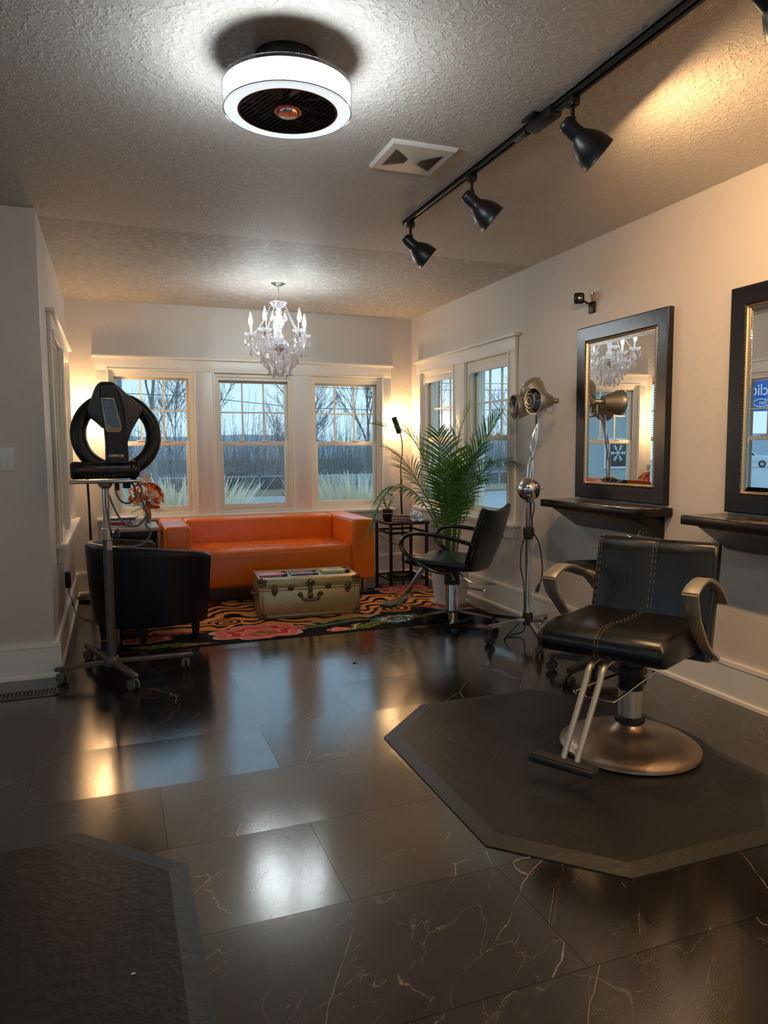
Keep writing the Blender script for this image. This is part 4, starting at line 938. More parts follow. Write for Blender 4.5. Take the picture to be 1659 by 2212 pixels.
# ------------------------------------------------------------ side tables and what stands on them
lt = thing('side_table', 'side table with grey stone top left of the sofa', 'side table', (.14, 6.10, 0))
b = MB(); b.box(-.20, .185, -.02, .45, .602, .632, bev=.003); b.build('table_top', M['marble'], lt)
b = MB(); b.box(-.185, .175, 0, .43, .53, .602, bev=.002); b.build('apron', M['black'], lt)
for x in (-.175, .155):
    for y in (.01, .41): b = MB(); b.box(x, x+.018, y, y+.018, 0, .54, bev=.001); b.build('leg', M['black'], lt)
b = MB(); b.tube([(.0, .2, .53), (.004, .2, .4), (.0, .2, .2), (.02, .2, .02)], .004, seg=6); b.build('cord', M['black'], lt)
rt = thing('side_table', 'open black metal side table right of the sofa', 'side table', (2.31, 6.05, 0))
tw, td, tz = .375, .40, .585
b = MB(); b.box(-.01, tw+.01, -.01, td+.01, tz-.026, tz, bev=.003); b.build('table_top', M['blackgloss'], rt)
for x in (0, tw-.024):
    for y in (0, td-.024): b = MB(); b.box(x, x+.024, y, y+.024, .0, tz-.024, bev=.001); b.build('leg', M['black'], rt)
for z in (.475, .05):
    b = MB(); q = .02 if z > .1 else .014
    b.box(.0, tw, .002, .018, z, z+q); b.box(.0, tw, td-.018, td-.002, z, z+q); b.box(.002, .018, 0, td, z, z+q); b.box(tw-.018, tw-.002, 0, td, z, z+q); b.build('stretcher', M['black'], rt)

def book(x, y, z, w, d, h, rz, cover, label, page=(.72, .66, .56), group=None):
    r = thing('book', label, 'book', (x, y, z), rz=math.radians(rz), group=group)
    b = MB(); b.box(-w/2+.004, w/2-.003, -d/2+.003, d/2-.003, .002, h-.002); b.build('pages', mat('book_pages', page, .7) if 'book_pages' not in bpy.data.materials else bpy.data.materials['book_pages'], r)
    b = MB(); b.box(-w/2, w/2, -d/2, d/2, 0, .0025); b.box(-w/2, w/2, -d/2, d/2, h-.0025, h); b.box(-w/2-.001, -w/2+.004, -d/2, d/2, 0, h, bev=.001); b.box(-w/2, w/2, -d/2-.002, -d/2+.003, 0, h, bev=.001); b.build('cover', mat('book_cover_'+label.replace(' ', '_')[:20], cover, .4), r)
z0 = .6335
book(.05, 6.24, z0, .21, .15, .014, -8, (.70, .62, .58), 'pale thin book at the bottom of the left table stack', group='books on the left table')
book(.045, 6.235, z0+.015, .19, .14, .026, -26, (.30, .02, .035), 'red book on the left side table under the pale ones', group='books on the left table')
book(.06, 6.25, z0+.042, .20, .15, .012, 5, (.62, .56, .50), 'cream book between the red and blue books on left table', group='books on the left table')
book(.06, 6.25, z0+.055, .19, .14, .014, -4, (.07, .09, .20), 'blue book near the top of the left table stack', group='books on the left table')
book(.065, 6.255, z0+.070, .20, .145, .008, 8, (.72, .68, .66), 'white booklet on the very top of the left table stack', group='books on the left table')
# cut glass bowl
b = MB(); b.lathe([(.025, 0), (.04, .004), (.052, .03), (.058, .052), (.052, .052), (.036, .012), (0, .010)], seg=24, wob=(.06, 12)); o = b.build('glass_bowl', crystal, None, sharp=10); o.location = (.172, 6.165, z0); tag(o, 'sparkling cut glass bowl beside the flower vase', 'bowl')
# vase with flowers
vs = thing('flower_vase', 'clear glass vase holding orange and white flowers on the left side table', 'vase', (.245, 6.24, z0))
b = MB(); b.lathe([(0, 0), (.034, 0), (.036, .01), (.026, .06), (.027, .11), (.040, .175), (.037, .175), (.024, .11), (.023, .06), (.032, .014), (0, .012)], seg=28); b.build('vase', glassmat('vase_glass', (.86, .90, .88), ior=1.5), vs)
b = MB(); b.lathe([(0, .013), (.031, .015), (.023, .06), (.024, .10), (0, .10)], seg=24); b.build('water', glassmat('water', (.80, .86, .80), ior=1.33), vs)
stem = mat('flower_stem', (.07, .13, .04), .5)
b = MB(); heads = []
rs = random.Random(5)
for k in range(58):
    u = rs.random(); th = rs.random()*2*PI; ph = math.acos(1-u*1.25)
    R = .108
    p = Vector((R*1.15*math.sin(ph)*math.cos(th), R*1.15*math.sin(ph)*math.sin(th), .235+R*math.cos(ph)*1.0)); heads.append(p)
    if k < 20: b.tube([(rs.uniform(-.018, .018), rs.uniform(-.018, .018), .02), (p.x*.15, p.y*.15, .12), p*0.98], .0018, seg=5)
b.build('stems', stem, vs)
cols = {'orange': mat('petal_orange', (.85, .19, .04), .5), 'white': mat('petal_white', (.85, .80, .66), .5), 'peach': mat('petal_peach', (.86, .42, .17), .5), 'red': mat('petal_coral', (.75, .08, .04), .5)}
def bloom(p, r, kind):
    b = MB(); c = Vector(p); n = (c-Vector((0, 0, .18))).normalized(); Q = Vector((0, 0, 1)).rotation_difference(n).to_matrix()
    for lay, (nn, rr, tilt) in enumerate(((7, 1.0, .25), (6, .75, .6), (4, .45, 1.0))):
        for k in range(nn):
            a = 2*PI*k/nn+lay*.4; t = bmesh.new()
            pts = []
            for (u, w) in ((0, .12), (.5, .42), (.85, .38), (1.0, .0), (.85, -.38), (.5, -.42), (0, -.12)):
                x = u*r*rr*math.cos(tilt); z = u*r*rr*math.sin(tilt)+.15*r*(-(u**2)*.5); yv = w*r*rr
                pts.append(Q @ Vector((x*math.cos(a)-yv*math.sin(a), x*math.sin(a)+yv*math.cos(a), z))+c)
            v = [t.verts.new(q) for q in pts]; t.faces.new(v); b.merge(t)
    b.build('bloom', cols[kind], vs, sharp=180)
for k, p in enumerate(heads):
    if p.z < .15: continue
    kind = ('orange', 'white', 'peach', 'orange', 'orange', 'red')[k % 6]
    bloom(p, rs.uniform(.034, .046), kind)
b = MB()
for k in range(60):
    th = rs.random()*2*PI; ph = rs.random()*1.4; p = Vector((.10*math.sin(ph)*math.cos(th), .10*math.sin(ph)*math.sin(th), .245+.112*math.cos(ph)))
    b.sphere(p, .0045, 6)
b.build('filler_blossoms', cols['white'], vs)
leafm = mat('fern_green', (.03, .10, .025), .5)
for a, l in ((.1, .17), (-.35, .13), (3.0, .12), (3.5, .14), (4.4, .13), (5.4, .14), (1.8, .12)):
    b = MB(); d = Vector((math.cos(a), math.sin(a), -.05)); s_ = Vector((-math.sin(a), math.cos(a), 0))
    for k in range(12):
        t = .35+.65*k/11; c = d*l*t+Vector((0, 0, .155-.04*t*t)); w = .022*(1.15-t)
        for sg in (-1, 1): 
            v = [c, c+d*.010+s_*sg*w*.6, c+d*.02+s_*sg*w, c-d*.001+s_*sg*w*.7]; t_ = bmesh.new(); t_.faces.new([t_.verts.new(q) for q in v]); b.merge(t_)
    b.tube([d*.02+Vector((0, 0, .15)), d*l+Vector((0, 0, .115))], .0015, seg=5, res=1); b.build('fern_leaf', leafm, vs, sharp=180)
b = MB()
for k in range(110):
    th_ = rs.random()*2*PI; ph_ = rs.uniform(.9, 2.2); rr_ = rs.uniform(.03, .10); c = Vector((rr_*math.sin(ph_)*math.cos(th_), rr_*math.sin(ph_)*math.sin(th_), .215+rr_*math.cos(ph_))); d = (c-Vector((0, 0, .16))).normalized(); s_ = d.cross(Vector((rs.uniform(-1, 1), rs.uniform(-1, 1), 1))).normalized()
    t_ = bmesh.new(); t_.faces.new([t_.verts.new(q) for q in (c, c+d*.018+s_*.009, c+d*.042, c+d*.018-s_*.009)]); b.merge(t_)
b.build('foliage', leafm, vs, sharp=180)
dm = mat('polka_ribbon', (.80, .10, .015), .45)
def dotted():
    nt = dm.node_tree; N = nt.nodes; L = nt.links; bb = N['Principled BSDF']; tcn = N.new('ShaderNodeTexCoord'); v = N.new('ShaderNodeTexVoronoi'); v.inputs['Scale'].default_value = 95; v.inputs['Randomness'].default_value = .0; L.new(tcn.outputs['Object'], v.inputs['Vector'])
    lt_ = nmath(N, L, 'LESS_THAN', v.outputs['Distance'], .28); mx = N.new('ShaderNodeMix'); mx.data_type = 'RGBA'; L.new(lt_, mx.inputs['Factor']); mx.inputs['A'].default_value = (.80, .10, .015, 1); mx.inputs['B'].default_value = (.9, .6, .35, 1); L.new(mx.outputs['Result'], bb.inputs['Base Color'])
dotted()
b = MB()
def ribbon(pts, w, up):
    b.tube(pts, w, seg=8, res=5, flat=.12, up=up)
ribbon([(.01, -.045, .165), (.012, -.062, .12), (.015, -.058, .06)], [.012, .017, .016], (0, 1, .01))
ribbon([(.01, -.045, .165), (.04, -.062, .160), (.085, -.06, .150), (.10, -.05, .142)], [.008, .018, .02, .003], (.2, .8, .5))
ribbon([(.01, -.045, .165), (-.015, -.062, .17), (-.02, -.06, .145), (.01, -.05, .155)], [.006, .016, .014, .005], (0, 1, .1))
ribbon([(.01, -.045, .165), (.0, -.062, .195), (.02, -.062, .19), (.01, -.045, .165)], [.006, .014, .014, .005], (0, 1, .1)); b.sphere((.01, -.05, .165), .012, 10); b.build('ribbon_bow', dm, vs)
b = MB(); b.box(-.028, .028, -.0012, .0012, -.03, .03); b.xf(Matrix.Translation((.005, .03, .395)) @ Matrix.Rotation(.12, 4, 'Z')); b.cyl((.005, .03, .34), (0, .01, .2), .0015, seg=5); b.build('gift_card', mat('gift_card_paper', (.70, .58, .46), .6, var=.2, vscale=60), vs)

zr = tz+.0005
book(2.46, 6.17, zr, .15, .11, .013, -14, (.50, .26, .17), 'tan book at the bottom of the right table stack', group='books on the right table')
book(2.465, 6.17, zr+.0135, .15, .11, .013, -18, (.42, .20, .13), 'brown book second from the bottom on right table', group='books on the right table')
book(2.46, 6.17, zr+.027, .15, .11, .013, -15, (.60, .38, .30), 'pinkish book second from the top on right table', group='books on the right table')
book(2.465, 6.175, zr+.0405, .16, .115, .013, -22, (.06, .06, .055), 'black book at the top of the stack on right table', group='books on the right table')
pp = thing('potted_plant', 'small green plant in a black pot on the right side table', 'plant', (2.39, 6.325, zr))
b = MB(); b.lathe([(0, 0), (.035, 0), (.048, .02), (.05, .09), (.046, .095), (.045, .06), (0, .06)], seg=28); b.build('pot', M['black'], pp); b = MB(); b.torus((0, 0, .062), .0505, .0015, 32, 6); b.build('pot_stripe', M['white'], pp)
b = MB(); rs = random.Random(9)
for k in range(38):
    a = rs.random()*6.28; l = rs.uniform(.05, .11); h = rs.uniform(.03, .16); c = Vector((math.cos(a)*l*.8, math.sin(a)*l*.8, .09+h)); s_ = Vector((-math.sin(a), math.cos(a), rs.uniform(-.4, .4))); d = Vector((math.cos(a), math.sin(a), rs.uniform(-.5, .3)))
    t_ = bmesh.new(); t_.faces.new([t_.verts.new(q) for q in (c, c+d*.02+s_*.014, c+d*.045, c+d*.02-s_*.014)]); b.merge(t_); b.tube([(0, 0, .07), c*.6+Vector((0, 0, .03)), c], .0012, seg=4, res=3)
b.build('leaves', mat('glossy_leaf', (.03, .12, .02), .35), pp, sharp=180)
# perfume decanters on a tray
dc = thing('serving_tray', 'small beaded tray under the glass decanters on the right table', 'tray', (2.60, 6.14, zr))
b = MB(); b.lathe([(0, .006), (.07, .006), (.074, .010), (.078, .004), (.07, .0), (0, 0)], seg=32); b.torus((0, 0, .012), .074, .0035, 32, 6); b.build('tray_body', M['chrome'], dc)
dl = ('tall glass decanter at the left of the beaded tray', 'tall glass decanter at the right of the beaded tray', 'squat glass decanter at the front of the beaded tray', 'slim glass decanter at the back of the beaded tray')
for (x, y, h, r_), lab in zip(((-.038, 0, .085, .026), (.04, .004, .08, .026), (.0, -.035, .06, .024), (.002, .038, .10, .022)), dl):
    d = thing('glass_decanter', lab, 'decanter', (2.60+x, 6.14+y, zr+.0065), group='decanters on the beaded tray')
    b = MB(); b.lathe([(0, 0), (r_*.9, 0), (r_, h*.1), (r_, h*.6), (r_*.5, h*.8), (r_*.35, h*.85), (r_*.45, h)], seg=10); b.build('bottle', crystal, d, sharp=10)
    b = MB(); b.sphere((0, 0, h+.014), .012, 8); b.cyl((0, 0, h-.005), (0, 0, h+.008), .006); b.build('stopper', crystal, d, sharp=10)

# ------------------------------------------------------------ palm
PX, PY = 2.50, 5.20
pl = thing('potted_palm', 'tall green palm in a white pot before the right windows', 'potted palm', (PX, PY, .0092))
b = MB(); b.lathe([(0, .01), (.115, .01), (.12, .015), (.122, .06), (.135, .062), (.152, .29), (.158, .295), (.158, .31), (.148, .31), (.14, .27), (0, .27)], seg=44); b.build('pot', M['pot'], pl)
b = MB(); b.lathe([(0, .0), (.14, .0), (.165, .022), (.16, .022), (.138, .008), (0, .008)], seg=44); b.build('saucer', M['pot'], pl)
b = MB(); b.lathe([(0, .283), (.142, .28), (.142, .27), (0, .27)], seg=30); b.build('soil', mat('soil', (.03, .02, .014), .9, bump=.5, bscale=80), pl)
pleaf = newmat('palm_leaf')
def palm_mat():
    m, nt, b = pleaf; N = nt.nodes; L = nt.links
    tcn = N.new('ShaderNodeTexCoord'); n = N.new('ShaderNodeTexNoise'); n.inputs['Scale'].default_value = 5; L.new(tcn.outputs['Object'], n.inputs['Vector'])
    r = N.new('ShaderNodeValToRGB'); L.new(n.outputs['Fac'], r.inputs[0]); r.color_ramp.elements[0].position = .3; r.color_ramp.elements[0].color = (.016, .065, .010, 1); r.color_ramp.elements[1].position = .7; r.color_ramp.elements[1].color = (.075, .22, .025, 1)
    L.new(r.outputs[0], b.inputs['Base Color']); b.inputs['Roughness'].default_value = .38
    tr = N.new('ShaderNodeBsdfTranslucent'); tr.inputs[0].default_value = (.16, .36, .03, 1); mx = N.new('ShaderNodeMixShader'); mx.inputs[0].default_value = .25
    o = N['Material Output']; L.new(b.outputs[0], mx.inputs[1]); L.new(tr.outputs[0], mx.inputs[2]); L.new(mx.outputs[0], o.inputs[0]); return m
palm_leaf = palm_mat(); stalk = mat('palm_stalk', (.13, .19, .04), .4)
rs = random.Random(21)
def frond(base, ctrl, tip, start=.45, n=30, lw=.0125, ll=.24, vtilt=.35, droop=.25):
    lw *= 1.05; ll *= 1.35; vtilt *= .8; start *= .85
    base = Vector(base); ctrl = [Vector(c) for c in ctrl]; tip = Vector(tip)
    P = smooth([base]+ctrl+[tip], 14); m = len(P)
    b = MB(); b.tube(P, [.0075, .005, .0035, .0015], seg=6, res=1, mi=1)
    cum = [0]
    for i in range(1, m): cum.append(cum[-1]+(P[i]-P[i-1]).length)
    Lt = cum[-1]
    for k in range(n):
        t = start+(1-start)*(k+.5)/n; dd = t*Lt; i = max(1, min(m-1, next((q for q in range(m) if cum[q] >= dd), m-1)))
        p = P[i-1].lerp(P[i], (dd-cum[i-1])/max(1e-6, cum[i]-cum[i-1])); d = (P[min(i+1, m-1)]-P[i-1]).normalized()
        side = d.cross(Vector((0, 0, 1)))
        if side.length < .1: side = Vector((1, 0, 0))
        side.normalize(); upv = side.cross(d).normalized()
        u = (k+.5)/n; env = (math.sin(PI*(.12+.80*u)))**.7; l = ll*env*rs.uniform(.9, 1.08)
        ang = math.radians(66-34*u)
        for sg in (-1, 1):
            v = (d*math.cos(ang)+side*sg*math.sin(ang)+upv*vtilt*(1-u*.3)+Vector((rs.uniform(-.06, .06), rs.uniform(-.06, .06), rs.uniform(-.08, .05)))).normalized()
            wv = v.cross(upv).normalized() if v.cross(upv).length > .1 else side
            pts = []
            K = 5
            row = []
            for q in range(K+1):
                s_ = q/K; c = p+v*l*s_+Vector((0, 0, -droop*l*s_*s_)); w = lw*math.sin(PI*min(1, .18+.82*s_))**.8*(1 if q < K else 0)
                tri = [c+wv*w*.5, c+upv*(-.12*w), c-wv*w*.5]
                for pt in tri: pt.x = min(pt.x, 2.805-PX)
                row.append(tri)
            vv = [[b.bm.verts.new(x) for x in r_] for r_ in row]
            for q in range(K):
                for j in range(2):
                    try: b.bm.faces.new((vv[q][j], vv[q][j+1], vv[q+1][j+1], vv[q+1][j]))
                    except ValueError: pass
    b.build('frond', [palm_leaf, stalk], pl, sharp=180, norm=False)
def W3(x, y, z): return (x-PX, y-PY, z)
B0 = lambda dx, dy: (dx, dy, .28)
frond(B0(-.02, .0), [W3(2.43, 5.22, .75), W3(2.33, 5.30, 1.12), W3(2.20, 5.36, 1.36)], W3(1.98, 5.40, 1.42), .42, 34, .015, .30, .30, .15)
frond(B0(0, .01), [W3(2.50, 5.22, .8), W3(2.56, 5.24, 1.15), W3(2.60, 5.22, 1.38)], W3(2.66, 5.20, 1.55), .45, 30, .012, .25, .35)
frond(B0(.02, -.02), [W3(2.53, 5.12, .8), W3(2.58, 5.04, 1.08), W3(2.66, 4.95, 1.28)], W3(2.74, 4.86, 1.48), .45, 32, .015, .28, .4)
frond(B0(.03, -.03), [W3(2.55, 5.10, .75), W3(2.62, 4.98, 1.0), W3(2.69, 4.88, 1.12)], W3(2.72, 4.72, 1.14), .48, 30, .015, .27, .3, .4)
frond(B0(-.03, -.02), [W3(2.42, 5.25, .58), W3(2.28, 5.34, .86), W3(2.13, 5.40, .95), W3(2.03, 5.44, .86)], W3(1.93, 5.48, .62), .50, 34, .013, .24, .15, .5)
frond(B0(-.01, -.02), [W3(2.44, 5.12, .7), W3(2.38, 5.02, 1.0), W3(2.32, 4.95, 1.2)], W3(2.24, 4.88, 1.36), .42, 28, .012, .23, .3)
frond(B0(.01, -.03), [W3(2.50, 5.10, .7), W3(2.50, 5.00, .98), W3(2.52, 4.90, 1.15)], W3(2.56, 4.80, 1.26), .42, 26, .012, .22, .3)
frond(B0(.02, .01), [W3(2.55, 5.22, .7), W3(2.62, 5.20, .92), W3(2.67, 5.15, 1.02)], W3(2.72, 5.02, 1.0), .45, 24, .012, .2, .25, .45)
frond(B0(-.02, -.03), [W3(2.46, 5.12, .6), W3(2.41, 5.05, .85), W3(2.38, 5.0, 1.0)], W3(2.36, 4.9, 1.12), .45, 26, .011, .2, .3)
frond(B0(.0, -.01), [W3(2.52, 5.16, .7), W3(2.54, 5.12, .95), W3(2.60, 5.06, 1.1)], W3(2.68, 4.96, 1.22), .42, 26, .012, .22, .3)
frond(B0(-.04, .01), [W3(2.40, 5.28, .7), W3(2.30, 5.36, .95), W3(2.22, 5.44, 1.12)], W3(2.08, 5.46, 1.24), .45, 30, .012, .26, .2, .3)
for dx, dy, tx, ty, tz_ in ((.04, .0, 2.66, 5.14, .8), (-.04, -.03, 2.36, 5.0, .72), (.0, .04, 2.46, 5.3, .95)):
    frond(B0(dx, dy), [W3((PX+tx)/2, (PY+ty)/2, tz_*.75)], W3(tx, ty, tz_), .6, 16, .009, .14, .2, .4)

# ------------------------------------------------------------ styling chairs
def lbar(b, pts, w, t, sideax):
    """flat band along pts: w wide along sideax, t thick"""
    P = smooth(pts, 6); n = len(P); s_ = Vector(sideax).normalized(); rings = []
    for i, p in enumerate(P):
        d = (P[min(i+1, n-1)]-P[max(i-1, 0)]).normalized(); u = s_.cross(d).normalized(); ww = w[0]*(1-i/(n-1))+w[1]*i/(n-1) if isinstance(w, tuple) else w
        rings.append([p+s_*ww*a+u*t*c for a, c in ((-1, -.6), (-.85, -1), (.85, -1), (1, -.6), (1, .6), (.85, 1), (-.85, 1), (-1, .6))])
    b.loft(rings)
def pad(w, d, h, bulge, seg=10):
    """soft cushion centred at origin: x +-w, y +-d, z 0..h"""
    b = MB(); b.box(-w, w, -d, d, 0, h, bev=min(h*.42, .04), seg=4)
    return b
c1 = thing('salon_chair', 'large black leather salon chair with silver arms on the octagonal mat', 'salon chair', (1.951, 2.361, .0165), rz=math.radians(120))
zz = -.0165
basem = mat('worn_steel_base', (.38, .29, .22), .34, .9, bump=.12, bscale=40, var=.55, vscale=6)
b = MB(); b.lathe([(0, .002), (.272, .002), (.280, .008), (.278, .018), (.266, .024), (.263, .028), (.24, .042), (.20, .058), (.13, .068), (.09, .075), (.068, .09), (.052, .108), (.05, .112), (0, .112)], seg=72); b.build('base_plate', basem, c1)
b = MB(); b.lathe([(.058, .112), (.062, .12), (.060, .132), (.052, .138), (0, .138)], seg=36); b.build('collar', M['rubber'], c1)
b = MB(); b.cyl((0, 0, .13), (0, 0, .26), .047, seg=36); b.build('pump_cylinder', M['satin'], c1)
b = MB(); b.lathe([(0, .25), (.050, .25), (.050, .30), (.054, .305), (.054, .345), (.05, .35), (.05, .43), (0, .43)], seg=36); b.build('pump_sleeve', M['black'], c1)
b = MB(); b.box(-.10, .10, -.14, .20, .415, .445, bev=.006); b.build('underframe', M['black'], c1)
# pump lever loop
b = MB(); b.tube([(.055, -.03, .295), (.07, .10, .300), (.09, .30, .305), (.075, .345, .305), (-.045, .345, .300), (-.065, .31, .300), (-.06, .10, .298), (-.058, -.09, .300)], .0055, seg=8); b.sphere((-.058, -.10, .30), .010, 10); b.build('pump_lever', M['chrome'], c1)
b = MB()
S_ = []
prof = [(-.19, .405), (-.19, .53), (-.10, .548), (.05, .545), (.20, .555), (.29, .552), (.335, .535), (.355, .505), (.352, .475), (.335, .452), (.30, .442), (.1, .43)]
prof = [(a, c) for a, c in prof]
xs_ = [-.245, -.238, -.225, -.12, -.006, 0, .006, .12, .225, .238, .245]
sc_ = [.80, .93, 1, 1, 1, .985, 1, 1, 1, .93, .80]
rings = []
cy0, cz0 = .09, .495
for x, s_ in zip(xs_, sc_): rings.append([(x, cy0+(a-cy0)*(1-(1-s_)*.15), cz0+(c-cz0)*s_) for a, c in prof])
b.loft(rings); b.build('seat', M['leather'], c1, sharp=60)
th = mat('pale_stitching', (.30, .24, .17), .6)
def stitches(b, pts, r=.0008, dash=.009, gap=.004):
    P = smooth(pts, 8); acc = 0; on = True; cur = [P[0]]
    for i in range(1, len(P)):
        cur.append(P[i]); acc += (P[i]-P[i-1]).length
        if acc > (dash if on else gap):
            if on and len(cur) > 1: b.tube([cur[0], cur[-1]], r, seg=5, res=1)
            cur = [P[i]]; acc = 0; on = not on
b = MB()
for x in (-.007, .007, .222, .231):
    b = MB(); stitches(b, [(x, a+.0, c+.0012) for a, c in ((-.10, .549), (.05, .546), (.20, .556), (.29, .553))]+[(x, .337, .536), (x, .357, .505), (x, .354, .475), (x, .336, .45)]); b.build('stitching', th, c1)
# back
tilt = math.radians(13)
BM = Matrix.Translation((0, -.13, .375)) @ Matrix.Rotation(tilt, 4, 'X')
bp_ = [(-.035, 0), (.030, 0), (.036, .17), (.030, .30), (.036, .41), (.034, .457), (.018, .477), (-.01, .477), (-.028, .457), (-.035, .36)]
rings = []
for x, s_ in zip([-.243, -.238, -.226, -.12, -.006, 0, .006, .12, .226, .238, .243], [.7, .9, 1, 1, 1, .96, 1, 1, 1, .9, .7]):
    rings.append([BM @ Vector((x*1.03-.02, a*s_+.012*(x/.26)**2, c)) for a, c in bp_])
b = MB(); b.loft(rings); b.build('backrest', M['leather'], c1, sharp=60)
b = MB()
for x in (-.007, .007, .222, .231):
    o_ = .012*(x/.26)**2; b = MB()
    stitches(b, [BM @ Vector((x*1.03-.02, a+o_+.001, c)) for a, c in ((.034, .12), (.037, .17), (.0315, .30), (.037, .41), (.035, .456), (.02, .479), (-.01, .480))]); b.build('stitching', th, c1)
b = MB(); b.tube([BM @ Vector((.085, .0365, .32)), BM @ Vector((.088, .035, .29)), BM @ Vector((.083, .0345, .26)), BM @ Vector((.09, .0355, .235))], [.001, .003, .002, .0006], seg=5); b.build('leather_tear', M['black'], c1)
for sg in (-1, 1):
    b = MB(); x = sg*.278
    lbar(b, [(x-sg*.008, -.18, .388), (x-sg*.008, -.04, .46), (x-sg*.005, .10, .585), (x, .155, .64), (x, .185, .702)], (.018, .030), .0075, (1, 0, 0))
    lbar(b, [(x, .185, .702), (x, .14, .722), (x, .06, .735), (x, -.03, .722), (x-sg*.003, -.16, .675), (x-sg*.006, -.275, .600)], (.030, .022), .0075, (1, 0, 0))
    b.cyl((x+sg*.014, -.275, .597), (x-sg*.05, -.275, .597), .010, seg=14); b.cyl((x+sg*.012, -.18, .382), (x-sg*.05, -.18, .382), .010, seg=14)
    b.build('armrest', M['nickel'], c1)
b = MB()
for x in (-.026, .026): b.tube([(x, .16, .432), (x, .30, .430), (x+.003, .345, .41), (x+.006, .37, .36), (x+.028, .475, .14), (x+.03, .49, .105)], .0115, seg=14)
b.build('footrest_tubes', M['satin'], c1)
b = MB(); b.box(-.075, .175, .475, .54, .078, .106, bev=.010, seg=3); b.box(-.067, .167, .482, .533, .1065, .109, bev=.001); b.build('foot_bar', M['rubber'], c1)

c2 = thing('salon_chair', 'black salon chair with looped arms in front of the palm', 'salon chair', (2.225, 4.60, .0), rz=math.radians(38))
b = MB()
b.lathe([(0, .03), (.055, .03), (.058, .075), (.05, .105), (0, .105)], seg=32); b.build('base_hub', M['blackgloss'], c2)
for ang in (175, 247, 319, 31, 103):
    a = math.radians(ang-38); d = Vector((math.cos(a), math.sin(a), 0)); s_ = Vector((-d.y, d.x, 0)); b = MB(); rings = []
    for t, w, h0, h1 in ((.03, .034, .03, .098), (.2, .032, .022, .080), (.31, .028, .016, .062), (.338, .019, .020, .05)):
        rings.append([d*t+s_*w*p+Vector((0, 0, h0 if q < 0 else h1)) for p, q in ((-1, -1), (1, -1), (1, .5), (.6, 1), (-.6, 1), (-1, .5))])
    b.loft(rings); b.cyl(d*.31+Vector((0, 0, .009)), d*.31+Vector((0, 0, .022)), .02, seg=16); b.build('leg', M['blackgloss'], c2)
b = MB(); b.cyl((0, 0, .08), (0, 0, .30), .046, seg=36); b.build('pump_cylinder', M['chrome'], c2)
b = MB(); b.lathe([(0, .29), (.056, .29), (.05, .40), (0, .40)], seg=32); b.box(-.08, .08, -.12, .14, .395, .415, bev=.005); b.build('pump_sleeve', M['black'], c2)
b = MB(); prof = [(-.22, .42), (-.22, .455), (-.1, .475), (.08, .475), (.2, .485), (.26, .475), (.275, .452), (.262, .428), (.2, .412), (0, .410)]
rings = []
for x, s_ in zip([-.235, -.225, -.19, -.08, .08, .19, .225, .235], [.4, .75, 1, .96, .96, 1, .75, .4]): rings.append([(x, .0+a*(1-.12*(1-s_)), .44+(c-.44)*s_+.02*(abs(x)/.235)**2) for a, c in prof])
b.loft(rings); b.build('seat', M['leather2'], c2, sharp=60)
BM = Matrix.Translation((0, -.212, .400)) @ Matrix.Rotation(math.radians(19), 4, 'X')
b = MB(); rings = []
for k, (x, s_) in enumerate(zip([-.225, -.215, -.185, -.1, 0, .1, .185, .215, .225], [.45, .85, 1, 1, 1, 1, 1, .85, .45])):
    cv = .035*(x/.24)**2; topz = .455+.022*(x/.24)**2; nar = 1
    rings.append([BM @ Vector((x*(.86+.14*min(1, c/.2)), a*s_+cv, c)) for a, c in ((-.028, .02), (.02, .0), (.026, .12), (.022, .30), (.026, topz-.03), (.014, topz), (-.016, topz), (-.03, topz-.04), (-.034, .2))])
b.loft(rings); b.build('backrest', M['leather2'], c2, sharp=60)
for sg in (-1, 1):
    b = MB(); x = sg*.262
    b.tube([(x*.97, -.275, .615), (x, -.08, .655), (x, .08, .668), (x, .19, .66), (x, .255, .62), (x, .262, .565), (x, .215, .515), (x*.98, .12, .46), (x*.86, .03, .415), (x*.62, -.05, .392)], .019, seg=12, flat=.75); 
    b.cyl((x+sg*.012, -.20, .632), (x+sg*.022, -.20, .632), .008, seg=10); b.build('armrest', M['blackgloss'], c2)
b = MB(); b.tube([(-.09, -.03, .395), (-.06, -.04, .34), (-.10, -.10, .30), (-.11, -.26, .29), (-.09, -.31, .29), (.08, -.31, .295), (.1, -.27, .295), (.07, -.12, .30), (.06, -.03, .36)], .006, seg=8); b.build('pump_lever', M['chrome'], c2)
b = MB()
for x in (-.02, .02): b.tube([(x, .10, .41), (x, .19, .405), (x, .24, .37), (x, .42, .12), (x, .46, .095)], .012, seg=12)
b.build('footrest_tubes', M['chrome'], c2)
b = MB(); b.box(-.11, .11, .44, .54, .08, .105, bev=.008); b.build('foot_plate', M['rubber'], c2)

